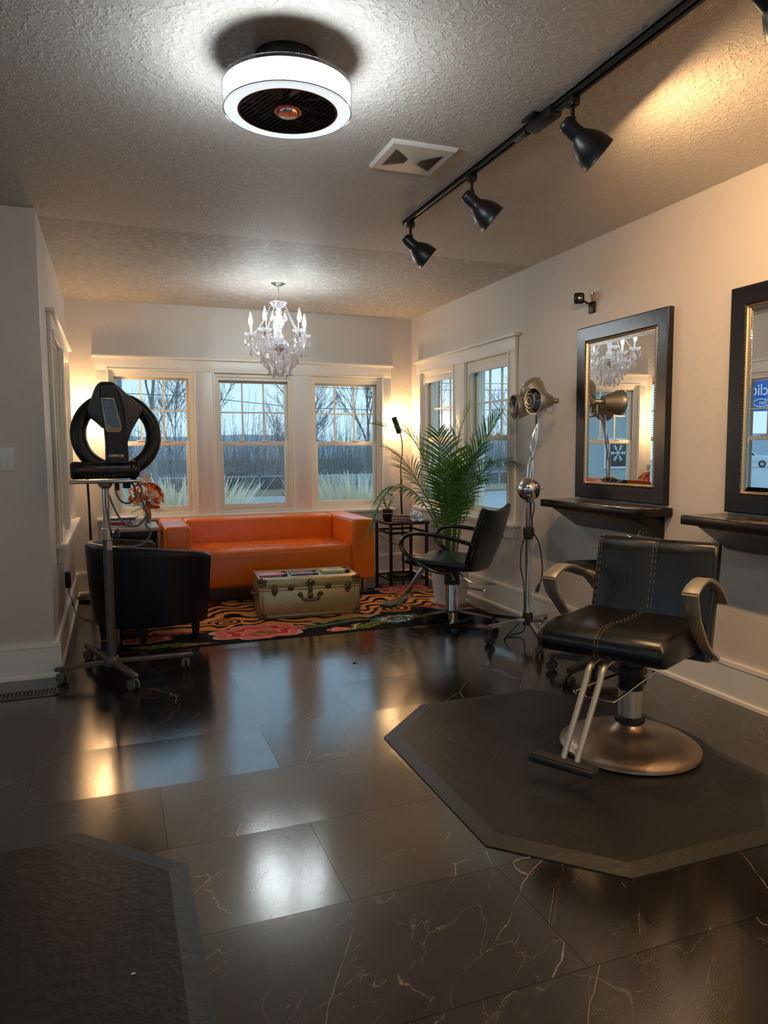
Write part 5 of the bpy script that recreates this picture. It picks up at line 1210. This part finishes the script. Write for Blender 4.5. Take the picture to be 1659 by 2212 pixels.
# rolling stool behind the near chair
st = thing('rolling_stool', 'black saddle stool on castors behind the large salon chair', 'stool', (2.43, 3.22, 0))
b = MB(); 
prof = [(-.0, .0)]
rings = []
for z, s_ in ((.565, .30), (.572, .85), (.59, 1.0), (.615, .98), (.632, .82), (.64, .4)):
    rings.append([(math.cos(a)*.215*s_, math.sin(a)*.185*s_, z+.02*math.cos(2*a)*s_) for a in np.linspace(0, 2*PI, 32, endpoint=False)])
b.loft(rings); b.build('seat', M['leather'], st, sharp=60)
b = MB(); b.cyl((0, 0, .08), (0, 0, .57), .018, seg=20); b.cyl((0, 0, .10), (0, 0, .36), .026, seg=20); b.build('gas_lift', M['black'], st)
for k in range(5):
    a = math.radians(128+72*k); d = Vector((math.cos(a), math.sin(a), 0)); s_ = Vector((-d.y, d.x, 0)); b = MB()
    b.loft([[d*t+s_*w*p+Vector((0, 0, z+h*q)) for p, q in ((-1, -1), (1, -1), (1, 1), (-1, 1))] for t, w, z, h in ((.0, .026, .105, .022), (.25, .017, .082, .012))]); lg = b.build('leg', M['rubber'], st, sharp=20)
    b = MB(); q = d*.25; b.cyl(q+s_*-.022+Vector((0, 0, .028)), q+s_*-.006+Vector((0, 0, .028)), .027, seg=20); b.cyl(q+s_*.022+Vector((0, 0, .028)), q+s_*.006+Vector((0, 0, .028)), .027, seg=20); b.cyl(q+Vector((0, 0, .03)), q+Vector((0, 0, .085)), .009, seg=10); b.build('caster', M['rubber'], lg)

# ------------------------------------------------------------ triple heat lamp on stand
hl = thing('triple_heat_lamp', 'chrome rolling stand with three caged heat lamps beside the mirror', 'heat lamp', (2.496, 4.03, 0))
for ang, l in ((183, .30), (249, .40), (322, .33), (32, .28), (111, .30)):
    a = math.radians(ang); d = Vector((math.cos(a), math.sin(a), 0)); s_ = Vector((-d.y, d.x, 0)); b = MB()
    b.loft([[d*t+s_*w*p+Vector((0, 0, z+h*q)) for p, q in ((-1, -1), (1, -1), (1, 1), (-1, 1))] for t, w, z, h in ((.02, .011, .135, .012), (l, .011, .112, .012))]); lg = b.build('leg', M['chrome'], hl, sharp=20)
    b = MB(); q = d*(l-.012); b.cyl(q+Vector((0, 0, .055)), q+Vector((0, 0, .115)), .013, seg=12)
    for sg in (-1, 1): b.cyl(q+s_*sg*.008+Vector((0, 0, .028)), q+s_*sg*.022+Vector((0, 0, .028)), .027, seg=20)
    b.sphere(q+Vector((0, 0, .045)), .02, 10); b.build('caster', M['rubber'], lg)
b = MB(); b.lathe([(0, .10), (.033, .10), (.034, .175), (.028, .18), (0, .18)], seg=24); b.lathe([(.02, .66), (.026, .665), (.036, .69), (.034, .735), (.022, .745), (0, .745)], seg=24); b.build('clamp', M['rubber'], hl)
b = MB(); b.cyl((0, 0, .17), (0, 0, .94), .0185, seg=24); b.box(-.006, .006, -.021, -.017, .18, .92); b.build('pole', M['chrome'], hl)
b = MB(); b.sphere((0, 0, .985), .077, 40); b.lathe([(.02, .90), (.03, .915), (0, .92)], seg=20); b.torus((0, 0, .985), .0775, .0012, 48, 6, axis=(.9, -.35, 0)); b.build('sphere_joint', M['chrome'], hl, sharp=60)
b = MB(); rg = Vector((.937, -.348, 0)); tw_ = Vector((-.53, -.848, 0)); up = Vector((0, 0, 1))
for sg in (-1, 1): b.cyl(rg*sg*.074+Vector((0, 0, .985)), rg*sg*.094+Vector((0, 0, .985)), .006, .003, seg=10)
b.build('joint_screw', M['chrome'], hl)
heads_ = [(rg*.150+tw_*.0+up*1.545, (-rg*.86+tw_*.52-up*.03)), (rg*.05-tw_*.12+up*1.525, (-rg*.95+tw_*.22-up*.10)), (rg*.10-tw_*.07+up*1.545, (-rg*.50-tw_*.62+up*.50))]
infra = mat('infrared_bulb', (.02, .004, .004), .12, coat=.5)
for k, (sk, ax) in enumerate(heads_):
    ax = ax.normalized()
    b = MB(); b.lathe([(0, -.03), (.018, -.03), (.019, -.026), (.019, .02), (.024, .022), (.024, .03), (.040, .034), (.060, .085), (.078, .13), (.080, .135), (.080, .158), (.083, .160), (.083, .164), (.077, .163), (.074, .135), (.056, .088), (.036, .04), (0, .036)], seg=40, c=sk, axis=ax, cap=False)
    hd = b.build('lamp_head', M['nickel'], hl, sharp=25)
    b = MB(); b.lathe([(0, .05), (.02, .055), (.058, .11), (.064, .128), (.052, .145), (0, .154)], seg=28, c=sk, axis=ax, cap=False); b.build('bulb', infra, hd)
    b = MB(); Q = Vector((0, 0, 1)).rotation_difference(ax).to_matrix()
    b.torus(sk+ax*.20, .022, .0014, 28, 6, axis=ax); b.torus(sk+ax*.192, .045, .0014, 32, 6, axis=ax); b.torus(sk+ax*.165, .082, .0022, 40, 6, axis=ax)
    for j in range(4):
        aa = j*PI/2+.5; u = Q @ Vector((math.cos(aa), math.sin(aa), 0)); b.tube([sk+ax*.165+u*.081, sk+ax*.185+u*.072, sk+ax*.194+u*.045, sk+ax*.20+u*.022], .0014, seg=5, res=3)
        b.tube([sk+ax*.165+u*.081, sk+ax*.16+u*.09, sk+ax*.172+u*.086], .0018, seg=5, res=2)
    b.build('wire_guard', M['chrome'], hd)
    sgn = (1, 0, -1)[k]
    end = sk+Vector((0, 0, -.02)); st_ = Vector((0, 0, 1.055))+rg*(-.012, .006, .022)[k]
    b = MB(); b.tube([st_, st_+up*.10+rg*(.01, .012, .0)[k], st_+up*.22+rg*(.055, .03, -.012)[k], end*.35+(st_+up*.36)*.65+rg*.02, end-up*.05, end], .0068, seg=10, res=10)
    b.build('gooseneck', M['chrome'], hd)
b = MB()
b.tube([rg*.03+up*.905, rg*.034+up*.86, rg*.022+up*.80, rg*.024+up*.745], .004, seg=8)
b.tube([-rg*.02-up*-.69, -rg*.045+up*.60, -rg*.05+up*.48, -rg*.03+up*.38, -rg*.024+up*.26, -rg*.03+up*.16, -rg*.08+tw_*.03+up*.09, -rg*.15+tw_*.0+up*.012, -rg*.12-tw_*.08+up*.006, -rg*.03-tw_*.1+up*.03, -rg*.02-tw_*.03+up*.12], .0042, seg=8)
b.tube([rg*.03+up*.70, rg*.065+up*.64, rg*.088+up*.52, rg*.09+up*.42, rg*.072+up*.36], .0042, seg=8); b.build('power_cord', M['rubber'], hl)
b = MB(); b.cyl(rg*.074+up*.368, rg*.060+up*.325, .008, .012, seg=12); b.cyl(rg*.060+up*.325, rg*.056+up*.315, .012, seg=12)
for sg in (-1, 1): b.cyl(rg*(.055+sg*.006)+up*.315, rg*(.049+sg*.006)+up*.298, .0018, seg=6)
b.build('plug', M['rubber'], hl)

# ------------------------------------------------------------ floor mats
matm = mat('anti_fatigue_rubber', (.014, .0135, .013), .42, bump=.25, bscale=35, var=.3, vscale=6, spec=.45)
matedge = mat('bevelled_rubber_edge', (.017, .018, .019), .46, bump=.25, bscale=30, var=.2, vscale=9)
def octmat(x0, x1, y0, y1, c, label, ringc=None):
    r = thing('floor_mat', label, 'floor mat', (x0, y0, 0), group='octagonal salon floor mats')
    W_, D_ = x1-x0, y1-y0
    def oc(i, z): k = c-i*.42; return [(i+k, i, z), (W_-i-k, i, z), (W_-i, i+k, z), (W_-i, D_-i-k, z), (W_-i-k, D_-i, z), (i+k, D_-i, z), (i, D_-i-k, z), (i, i+k, z)]
    b = MB(); b.loft([oc(0, .0005), oc(0, .004), oc(.058, .0155)], cap=False); b.build('bevelled_edge', matedge, r, sharp=4)
    b = MB(); b.bm.faces.new([b.bm.verts.new(p) for p in oc(.057, .0155)]); b.build('mat_surface', matm, r)
    if ringc:
        b = MB(); b.lathe([(.335, .0152), (.355, .0175), (.375, .0152)], seg=72, c=(ringc[0]-x0-.03, ringc[1]-y0+.03, 0), cap=False); b.build('worn_ring', matedge, r)
octmat(1.055, 2.285, 1.625, 3.165, .31, 'black octagonal rubber mat under the large salon chair', (1.951, 2.361))
octmat(-1.07, .167, .93, 2.475, .31, 'black octagonal rubber mat in the lower left corner')
for i, (x, y, s_) in enumerate(((1.28, 3.95, .012), (-.34, 2.28, .008), (.0, 1.72, .006))):
    b = MB(); b.sphere((0, 0, .002), s_, 6, sc=(1, .5, .25)); o = b.build('debris_crumb', [M['black'], cols['peach'], cols['white']][i], None, sharp=10); o.location = (x, y, .0 if i < 2 else .0156)
    tag(o, ('tiny black scrap on the shiny tiles before the sofa', 'tiny orange crumb by the lower left mat', 'tiny pale crumb on the lower left mat')[i], 'crumb')

# ------------------------------------------------------------ outside
GZ = -1.2
asph = mat('wet_asphalt', (.34, .38, .42), .5, bump=.1, bscale=3, var=.15, vscale=.3)
b = MB(); b.quad((-120, -40, GZ), (110, -40, GZ), (110, 42, GZ), (-120, 42, GZ)); b.quad((-120, 42, GZ), (-13, 42, GZ), (-13, 160, GZ), (-120, 160, GZ)); o = b.build('asphalt_lot', asph); struct(o)
gb = mat('winter_ground', (.13, .11, .09), .9, var=.5, vscale=.6)
b = MB(); b.quad((-13, 42, GZ), (160, 42, GZ), (160, 160, GZ+1), (-13, 160, GZ+1)); struct(b.build('field_ground', gb))
# planting strip and kerb
b = MB(); b.tube([(-8, 37.2, GZ), (2, 36, GZ), (8.5, 35.0, GZ), (9.6, 33.8, GZ), (8.8, 33.0, GZ)], .22, seg=8, res=6, flat=.6); o = b.build('kerb', mat('kerb_concrete', (.50, .48, .43), .8)); struct(o)
b = MB(); b.prism([(-8, 37.4), (2, 36.2), (8.4, 35.2), (9.3, 34.2), (12, 36), (30, 37), (30, 42), (-8, 42)], GZ-.1, GZ+.1); struct(b.build('grass_verge', mat('dead_grass', (.28, .24, .15), .9, var=.3, vscale=2)))
# hill
rs = random.Random(4)
b = MB(); n = 60; top = []; 
for k in range(n+1):
    x = -170+k*6.5; top.append((x, 150, 3.6+1.2*math.sin(k*.31)+.8*math.sin(k*.83+1)))
vs1 = [b.bm.verts.new((x, y-25, GZ)) for x, y, z in top]; vs2 = [b.bm.verts.new((x, y, z)) for x, y, z in top]; vs3 = [b.bm.verts.new((x, y+40, z*.8)) for x, y, z in top]
for k in range(n):
    b.bm.faces.new((vs1[k], vs1[k+1], vs2[k+1], vs2[k])); b.bm.faces.new((vs2[k], vs2[k+1], vs3[k+1], vs3[k]))
struct(b.build('distant_hills', mat('haze_painted_hill', (.30, .345, .40), 1.0, var=.12, vscale=.08)))  # distance haze is painted into the hill's base colour
bark = mat('haze_lightened_bark', (.27, .245, .22), .9, var=.3, vscale=3)  # bark colour lightened to stand in for winter haze
def tree_mesh(seed, h, r0, levels=6, lean=(0, 0), spread=.55, minr=.018):
    rs = random.Random(seed); vs = []; fs = []
    def seg_(p, q, ra, rb):
        d = (q-p).normalized(); a = d.orthogonal().normalized(); c = d.cross(a); o_ = len(vs); S4 = 4 if ra < .06 else 6
        for base, r in ((p, ra), (q, rb)):
            for k in range(S4): an = 2*PI*k/S4; vs.append(base+(a*math.cos(an)+c*math.sin(an))*r)
        for k in range(S4): fs.append((o_+k, o_+(k+1) % S4, o_+S4+(k+1) % S4, o_+S4+k))
    def grow(p, d, l, r, lev):
        n = 3 if lev < 3 else 2; cur = p; dd = d.copy()
        for k in range(n):
            dd = (dd+Vector((rs.uniform(-1, 1), rs.uniform(-1, 1), rs.uniform(-.2, .9)))*.13).normalized()
            q = cur+dd*l/n; ra = r*(1-.35*k/n); rb = r*(1-.35*(k+1)/n); seg_(cur, q, max(ra, minr), max(rb, minr)); cur = q
            if lev < levels and (k > 0 or lev > 0):
                m_ = rs.choice((1, 1, 2)) if lev < levels-1 else 2
                for _ in range(m_):
                    sd = (dd+Vector((rs.uniform(-1, 1), rs.uniform(-1, 1), rs.uniform(-.3, .8)))*spread*1.5).normalized()
                    grow(cur, sd, l*rs.uniform(.55, .78), rb*.62, lev+1)
        if lev < levels: grow(cur, (dd+Vector((rs.uniform(-1, 1), rs.uniform(-1, 1), .3))*.35).normalized(), l*.72, r*.6, lev+1)
    grow(Vector((0, 0, 0)), Vector((lean[0], lean[1], 1)).normalized(), h*.36, r0, 0)
    me = bpy.data.meshes.new('bare_tree'); me.from_pydata(vs, [], fs); me.materials.append(bark); return me
TM = [tree_mesh(3, 13, .14, levels=4, spread=.46, minr=.012), tree_mesh(8, 13, .11, levels=4, spread=.42, lean=(.25, 0), minr=.012), tree_mesh(15, 9, .075, levels=4, spread=.55, minr=.010), tree_mesh(22, 12, .10, levels=4, spread=.42, minr=.011)]
def tree(i, x, y, sc, rz, label, z=GZ):
    o = bpy.data.objects.new('bare_tree', TM[i]); COL.objects.link(o); o.location = (x, y, z); o.scale = (sc, sc, sc); o.rotation_euler = (0, 0, rz)
    return tag(o, label, 'tree', 'bare winter trees behind the lot')
tree(0, 1.9, 35, .95, 0.4, 'large bare tree seen in the right half of the left back window')
tree(1, 5.4, 39, .95, 2.1, 'pair-like leaning bare tree at the left of the middle back window')
tree(3, 9.4, 38, .62, 1.0, 'slim bare tree in the right half of the middle back window')
tree(0, 14.5, 42, .82, 3.6, 'large forked bare tree centred in the right back window')
tree(2, 16.6, 38, .85, 1.2, 'twiggy bare tree at the right of the right back window')
tree(2, 8.0, 36, .55, 5.0, 'small bare sapling near the kerb in the middle back window')
tree(3, 12.0, 44, .8, 4.2, 'bare tree at the left of the right back window')
tree(1, -1.5, 40, .8, 4.4, 'bare tree behind the halo dryer ring')
tree(2, 3.6, 44, .9, 3.3, 'bare tree between left and middle back windows')
tree(3, 24, 30, 1.0, .3, 'bare tree seen through the right wall window above the chair')
tree(0, 30, 44, .9, 2.0, 'bare tree seen through the far right wall window')
tree(2, 21, 34, .9, 2.6, 'twiggy bare tree outside the right wall windows')
# brush
vs_, fs_ = [], []
rs = random.Random(77)
for k in range(5200):
    x = rs.uniform(-11, 62); y = rs.uniform(43.5, 57); h = rs.uniform(1.5, 4.2)*(1 if rs.random() < .75 else 1.5); r = rs.uniform(.012, .03); dx, dy = rs.uniform(-.9, .9), rs.uniform(-.5, .5)
    p = Vector((x, y, GZ)); q = Vector((x+dx, y+dy, GZ+h)); o_ = len(vs_)
    for base, rr in ((p, r), (q, r*.3)):
        for a in (0, 2.1, 4.2): vs_.append(base+Vector((math.cos(a)*rr, math.sin(a)*rr, 0)))
    for j in range(3): fs_.append((o_+j, o_+(j+1) % 3, o_+3+(j+1) % 3, o_+3+j))
    for _ in range(3):
        t = rs.uniform(.3, .9); c = p.lerp(q, t); e = c+Vector((rs.uniform(-.8, .8), rs.uniform(-.4, .4), rs.uniform(.2, .9))); o_ = len(vs_)
        for base, rr in ((c, r*.55), (e, r*.2)):
            for a in (0, 2.1, 4.2): vs_.append(base+Vector((math.cos(a)*rr, math.sin(a)*rr, 0)))
        for j in range(3): fs_.append((o_+j, o_+(j+1) % 3, o_+3+(j+1) % 3, o_+3+j))
me = bpy.data.meshes.new('brush'); me.from_pydata(vs_, [], fs_); me.materials.append(mat('haze_lightened_twigs', (.33, .31, .30), .95)); o = bpy.data.objects.new('brush', me); COL.objects.link(o)  # twig colour raised to imitate haze over the brush
tag(o, 'tangled grey-brown winter brush beyond the parking lot', 'brush', kind='stuff')
b = MB()
for k in range(32):
    x = -10+k*2.4; b.sphere((x+rs.uniform(-.6, .6), 47+rs.uniform(-1, 1), GZ), 1.25, 8, sc=(1.3, .8, rs.uniform(.7, 1.15)))
o = b.build('hedge_bank', mat('dark_thicket', (.20, .185, .18), 1.0, bump=1.0, bscale=2, var=.4, vscale=3)); tag(o, 'low dark thicket bank running behind the lot', 'thicket', kind='stuff')
# concrete blocks
blk = mat('precast_concrete', (.44, .45, .44), .85, bump=.2, bscale=4, var=.10, vscale=2)
b = MB(); b.box(-.34, .34, -.3, .3, 0, .50, bev=.03); bm_src = b.build('concrete_block', blk)
b = MB(); b.box(-.1, .1, -.1, .1, .5, .56, bev=.02); nb = b.build('lifting_nub', blk, bm_src)
first = True
ORD = ['first', 'second', 'third', 'fourth', 'fifth', 'sixth', 'seventh', 'eighth', 'ninth', 'tenth', 'eleventh', 'twelfth', 'thirteenth', 'fourteenth', 'fifteenth']
for row in (1, 0):
    for k in range(15):
        if first: o = bm_src
        elif row == 0: o = bm_src.copy(); COL.objects.link(o)
        else: o = copy_tree(bm_src)
        first = False
        o.location = (9.3+k*.70, 35.8+.02*k, GZ+.1+row*.51)
        tag(o, 'pale concrete block, %s of the %s row of the barrier wall outside' % (ORD[k], 'lower' if row == 0 else 'upper'), 'concrete block', 'concrete blocks of the lot barrier')
# ornamental grass clumps
gm = mat('pampas_straw', (.98, .82, .64), .8, var=.15, vscale=20)
def clump(x, y, seed, n, h, label):
    rs = random.Random(seed); vs = []; fs = []
    for k in range(n):
        a = rs.random()*6.28; rr = rs.random()*.36; hh = h*rs.uniform(.45, 1.05); dr_ = rs.uniform(.15, .8)*hh*.5; w = rs.uniform(.006, .013)
        p0 = Vector((math.cos(a)*rr, math.sin(a)*rr, 0)); s_ = Vector((-math.sin(a+1), math.cos(a+1), 0)); plume = rs.random() < .35
        prev = None; K = 6
        for q in range(K+1):
            t = q/K; c = p0+Vector((math.cos(a)*dr_*t**2, math.sin(a)*dr_*t**2, hh*(t-.12*t*t*dr_/hh)))
            ww = w*(1-.7*t) if not plume else (w*.5 if t < .6 else w*3.2*math.sin(PI*min(1, (t-.55)/.47)))
            o_ = len(vs); vs += [c-s_*ww, c+s_*ww]
            if q: fs.append((o_-2, o_-1, o_+1, o_))
    me = bpy.data.meshes.new('ornamental_grass'); me.from_pydata(vs, [], fs); me.materials.append(gm); o = bpy.data.objects.new('ornamental_grass', me); COL.objects.link(o); o.location = (x, y, GZ); tag(o, label, 'grass', 'dry ornamental grass clumps outside')
G = [(.25, 9.4, 'dry straw-coloured grass behind the flower vase'), (.75, 9.2, 'dry straw-coloured grass at the right edge of the left back window'), (1.15, 9.9, 'dry grass showing at the lower left of the middle back window'), (2.75, 9.1, 'dry grass at the left of the right back window'), (3.15, 9.4, 'tall dry grass clump centred in the right back window'), (3.6, 9.2, 'dry grass at the right of the right back window'), (-.3, 9.6, 'dry grass behind the halo dryer stand')]
for i, (x, y, lab) in enumerate(G): clump(x, y, 30+i, 1700, (2.0, 2.1, 1.45, 1.85, 2.1, 1.9, 1.8)[i], lab)
# utility pole, wires
p = thing('utility_pole', 'grey utility pole seen in the left back window', 'utility pole', (.15, 26, GZ))
b = MB(); b.cyl((0, 0, 0), (0, 0, 9), .24, .19, seg=16); b.build('pole', mat('weathered_pole', (.26, .30, .34), .8), p)
for i, (z, y) in enumerate(((8.0, 60), (7.4, 60), (5.5, 58))):
    b = MB(); b.tube([(-40, y, z-.6), (0, y, z), (20, y, z-1.0), (60, y, z-.2)], .025, seg=4, res=6); o = b.build('overhead_wire', M['black']); tag(o, ('topmost overhead wire crossing the sky', 'second overhead wire crossing the sky', 'lowest overhead wire crossing the trees')[i], 'wire', 'overhead wires')
b = MB(); b.box(-30, 60, 42.5, 42.6, GZ+.82, GZ+.9)
for k in range(45): b.box(-30+k*2, -29.93+k*2, 42.5, 42.6, GZ, GZ+.9)
tag(b.build('guard_rail', mat('galvanised_rail', (.42, .46, .50), .5)), 'long pale guard rail in front of the brush', 'guard rail')
# small porch brick column outside right far window
b = MB(); b.box(0, .38, 0, .30, GZ, 3.2); 
bk = newmat('brown_brick')[0]
def brickmat():
    nt = bk.node_tree; N = nt.nodes; L = nt.links; bb = N['Principled BSDF']; tcn = N.new('ShaderNodeTexCoord'); mp = N.new('ShaderNodeMapping'); mp.inputs['Rotation'].default_value = (PI/2, 0, 0); L.new(tcn.outputs['Object'], mp.inputs[0]); t = N.new('ShaderNodeTexBrick'); t.inputs['Scale'].default_value = 4.5; t.inputs['Color1'].default_value = (.12, .07, .055, 1); t.inputs['Color2'].default_value = (.20, .11, .08, 1); t.inputs['Mortar'].default_value = (.3, .28, .26, 1); L.new(mp.outputs[0], t.inputs['Vector']); L.new(t.outputs['Color'], bb.inputs['Base Color']); bb.inputs['Roughness'].default_value = .9
brickmat()
o = b.build('brick_pier', bk); o.location = (3.0, 7.3, 0); tag(o, 'brown brick pier outside the far right wall window', 'brick pier')
gh = thing('neighbour_shed', 'low blue-grey sided building outside the near right wall window', 'building', (12, 15.5, GZ))
b = MB(); b.box(0, 8, 0, 5, 0, 1.9)
for k in range(9): b.box(-.02, 8.02, -.03, 0, k*.2, k*.2+.17)
b.build('siding', mat('blue_grey_siding', (.22, .29, .34), .7), gh); b = MB(); b.prism([(-.4, 1.9), (8.4, 1.9), (6.5, 2.7), (1.5, 2.7)], -.3, 5.3, axis='y'); b.build('roof', mat('slate_roof', (.14, .17, .20), .9), gh)

# left side: grey building, street, truck, banner (seen in the mirrors)
gb = thing('grey_building', 'grey building with a snowflake window, seen only in the full mirror', 'building', (-16.2, 21, GZ))
b = MB(); b.box(0, 9.2, 0, 6, 0, 4.4); b.build('wall', mat('pale_grey_stucco', (.42, .47, .46), .85), gb)
b = MB(); b.box(-.3, 9.5, -.3, 6.3, 4.4, 4.6); b.build('roof', mat('flat_roof_edge', (.5, .52, .54), .7), gb)
w = MB(); w.box(4.75, 5.85, -.06, 0, 1.7, 2.75); wf = w.build('window_frame', M['white'], gb)
w = MB(); w.box(4.83, 5.77, -.08, -.05, 1.78, 2.67); w.build('dark_pane', M['blackgloss'], wf)
w = MB()
for k in range(6):
    a = k*PI/3; u = Vector((math.cos(a), 0, math.sin(a))); c = Vector((5.3, -.09, 2.24)); w.cyl(c, c+u*.30, .018, seg=6)
    for t in (.14, .23):
        for sg in (-1, 1): aa = a+sg*.7; w.cyl(c+u*t, c+u*t+Vector((math.cos(aa), 0, math.sin(aa)))*.09, .014, seg=6)
w.build('snowflake', M['white'], wf)
b = MB()
for z in (.7, 1.0): b.cyl((1, -.9, z), (7, -.9, z), .03, seg=8)
for k in range(4): b.cyl((1+k*2, -.9, 0), (1+k*2, -.9, 1), .03, seg=8)
o = b.build('handrail', M['black']); o.location = (-16.2, 21, GZ); tag(o, 'thin black handrail before the grey building in the mirror', 'handrail')
ang = math.atan2(5.5, -5.8)
bn = thing('banner_sign', 'blue street banner reading click, seen in the right mirror', 'banner', (-17.54, 22.10, 2.5), rz=math.atan2(-18.3-5.66, -21.6)+PI*0)
FX, FY = -18.3-5.66, 21.6
yaw = math.atan2(FY, FX)-PI/2     # banner faces back along the mirrored sight line
bn.rotation_euler = (0, 0, yaw)
b = MB(); b.box(-1.25, 1.0, .02, .07, .1, 1.5); b.build('cloth', mat('banner_blue', (.02, .12, .50), .5, var=.4, vscale=2), bn)
t = textmesh('click', .62, .006); t.xf(Matrix.Translation((-1.02, 0, .72)) @ Matrix.Rotation(PI/2, 4, 'X') @ Matrix.Diagonal((.68, 1, 1, 1))); t.build('lettering', mat('banner_white', (.85, .9, .92), .5), bn, norm=False)
b = MB(); b.torus((-.80, .0, .42), .27, .02, 32, 6, axis=(0, 1, 0), sc=(1, .55)); b.build('badge_outline', bpy.data.materials['banner_white'], bn)
t = textmesh('fan', .22, .006); t.xf(Matrix.Translation((-.97, 0, .36)) @ Matrix.Rotation(PI/2, 4, 'X')); t.build('badge_lettering', bpy.data.materials['banner_white'], bn, norm=False)
b = MB(); b.cyl((-1.2, .1, -3.7), (-1.2, .1, 1.5), .05, seg=10); b.cyl((1.0, .1, -3.7), (1.0, .1, 1.5), .05, seg=10); b.build('post', M['greyplastic'], bn)
# truck
tk = thing('pickup_truck', 'white pickup truck parked in the street, seen in the right mirror', 'truck', (-63.6, 64.9, GZ))
tk.rotation_euler = (0, 0, yaw+PI)
body = mat('truck_white', (.72, .76, .78), .3, coat=.4)
b = MB(); b.prism([(-2.9, .55), (2.6, .55), (2.9, .7), (2.9, 1.15), (2.75, 1.3), (1.3, 1.38), (.55, 2.0), (-.95, 2.0), (-1.15, 1.38), (-2.9, 1.38)], -.95, .95, axis='y', bev=.05); b.build('body', body, tk)
b = MB(); b.prism([(1.15, 1.4), (.5, 1.92), (-.15, 1.92), (-.15, 1.4)], -.97, .97, axis='y'); b.prism([(-.25, 1.4), (-.25, 1.92), (-.85, 1.92), (-1.0, 1.4)], -.97, .97, axis='y'); b.build('side_windows', M['blackgloss'], tk)
for x in (-1.95, 1.85):
    for y in (-.85, .85):
        b = MB(); b.cyl((x, y-.12, .4), (x, y+.12, .4), .4, seg=28); wh = b.build('wheel', M['rubber'], tk); s_ = 1 if y > 0 else -1
        b = MB(); b.cyl((x, y+s_*.11, .4), (x, y+s_*.14, .4), .23, seg=20); b.build('hubcap', M['steel'], wh)
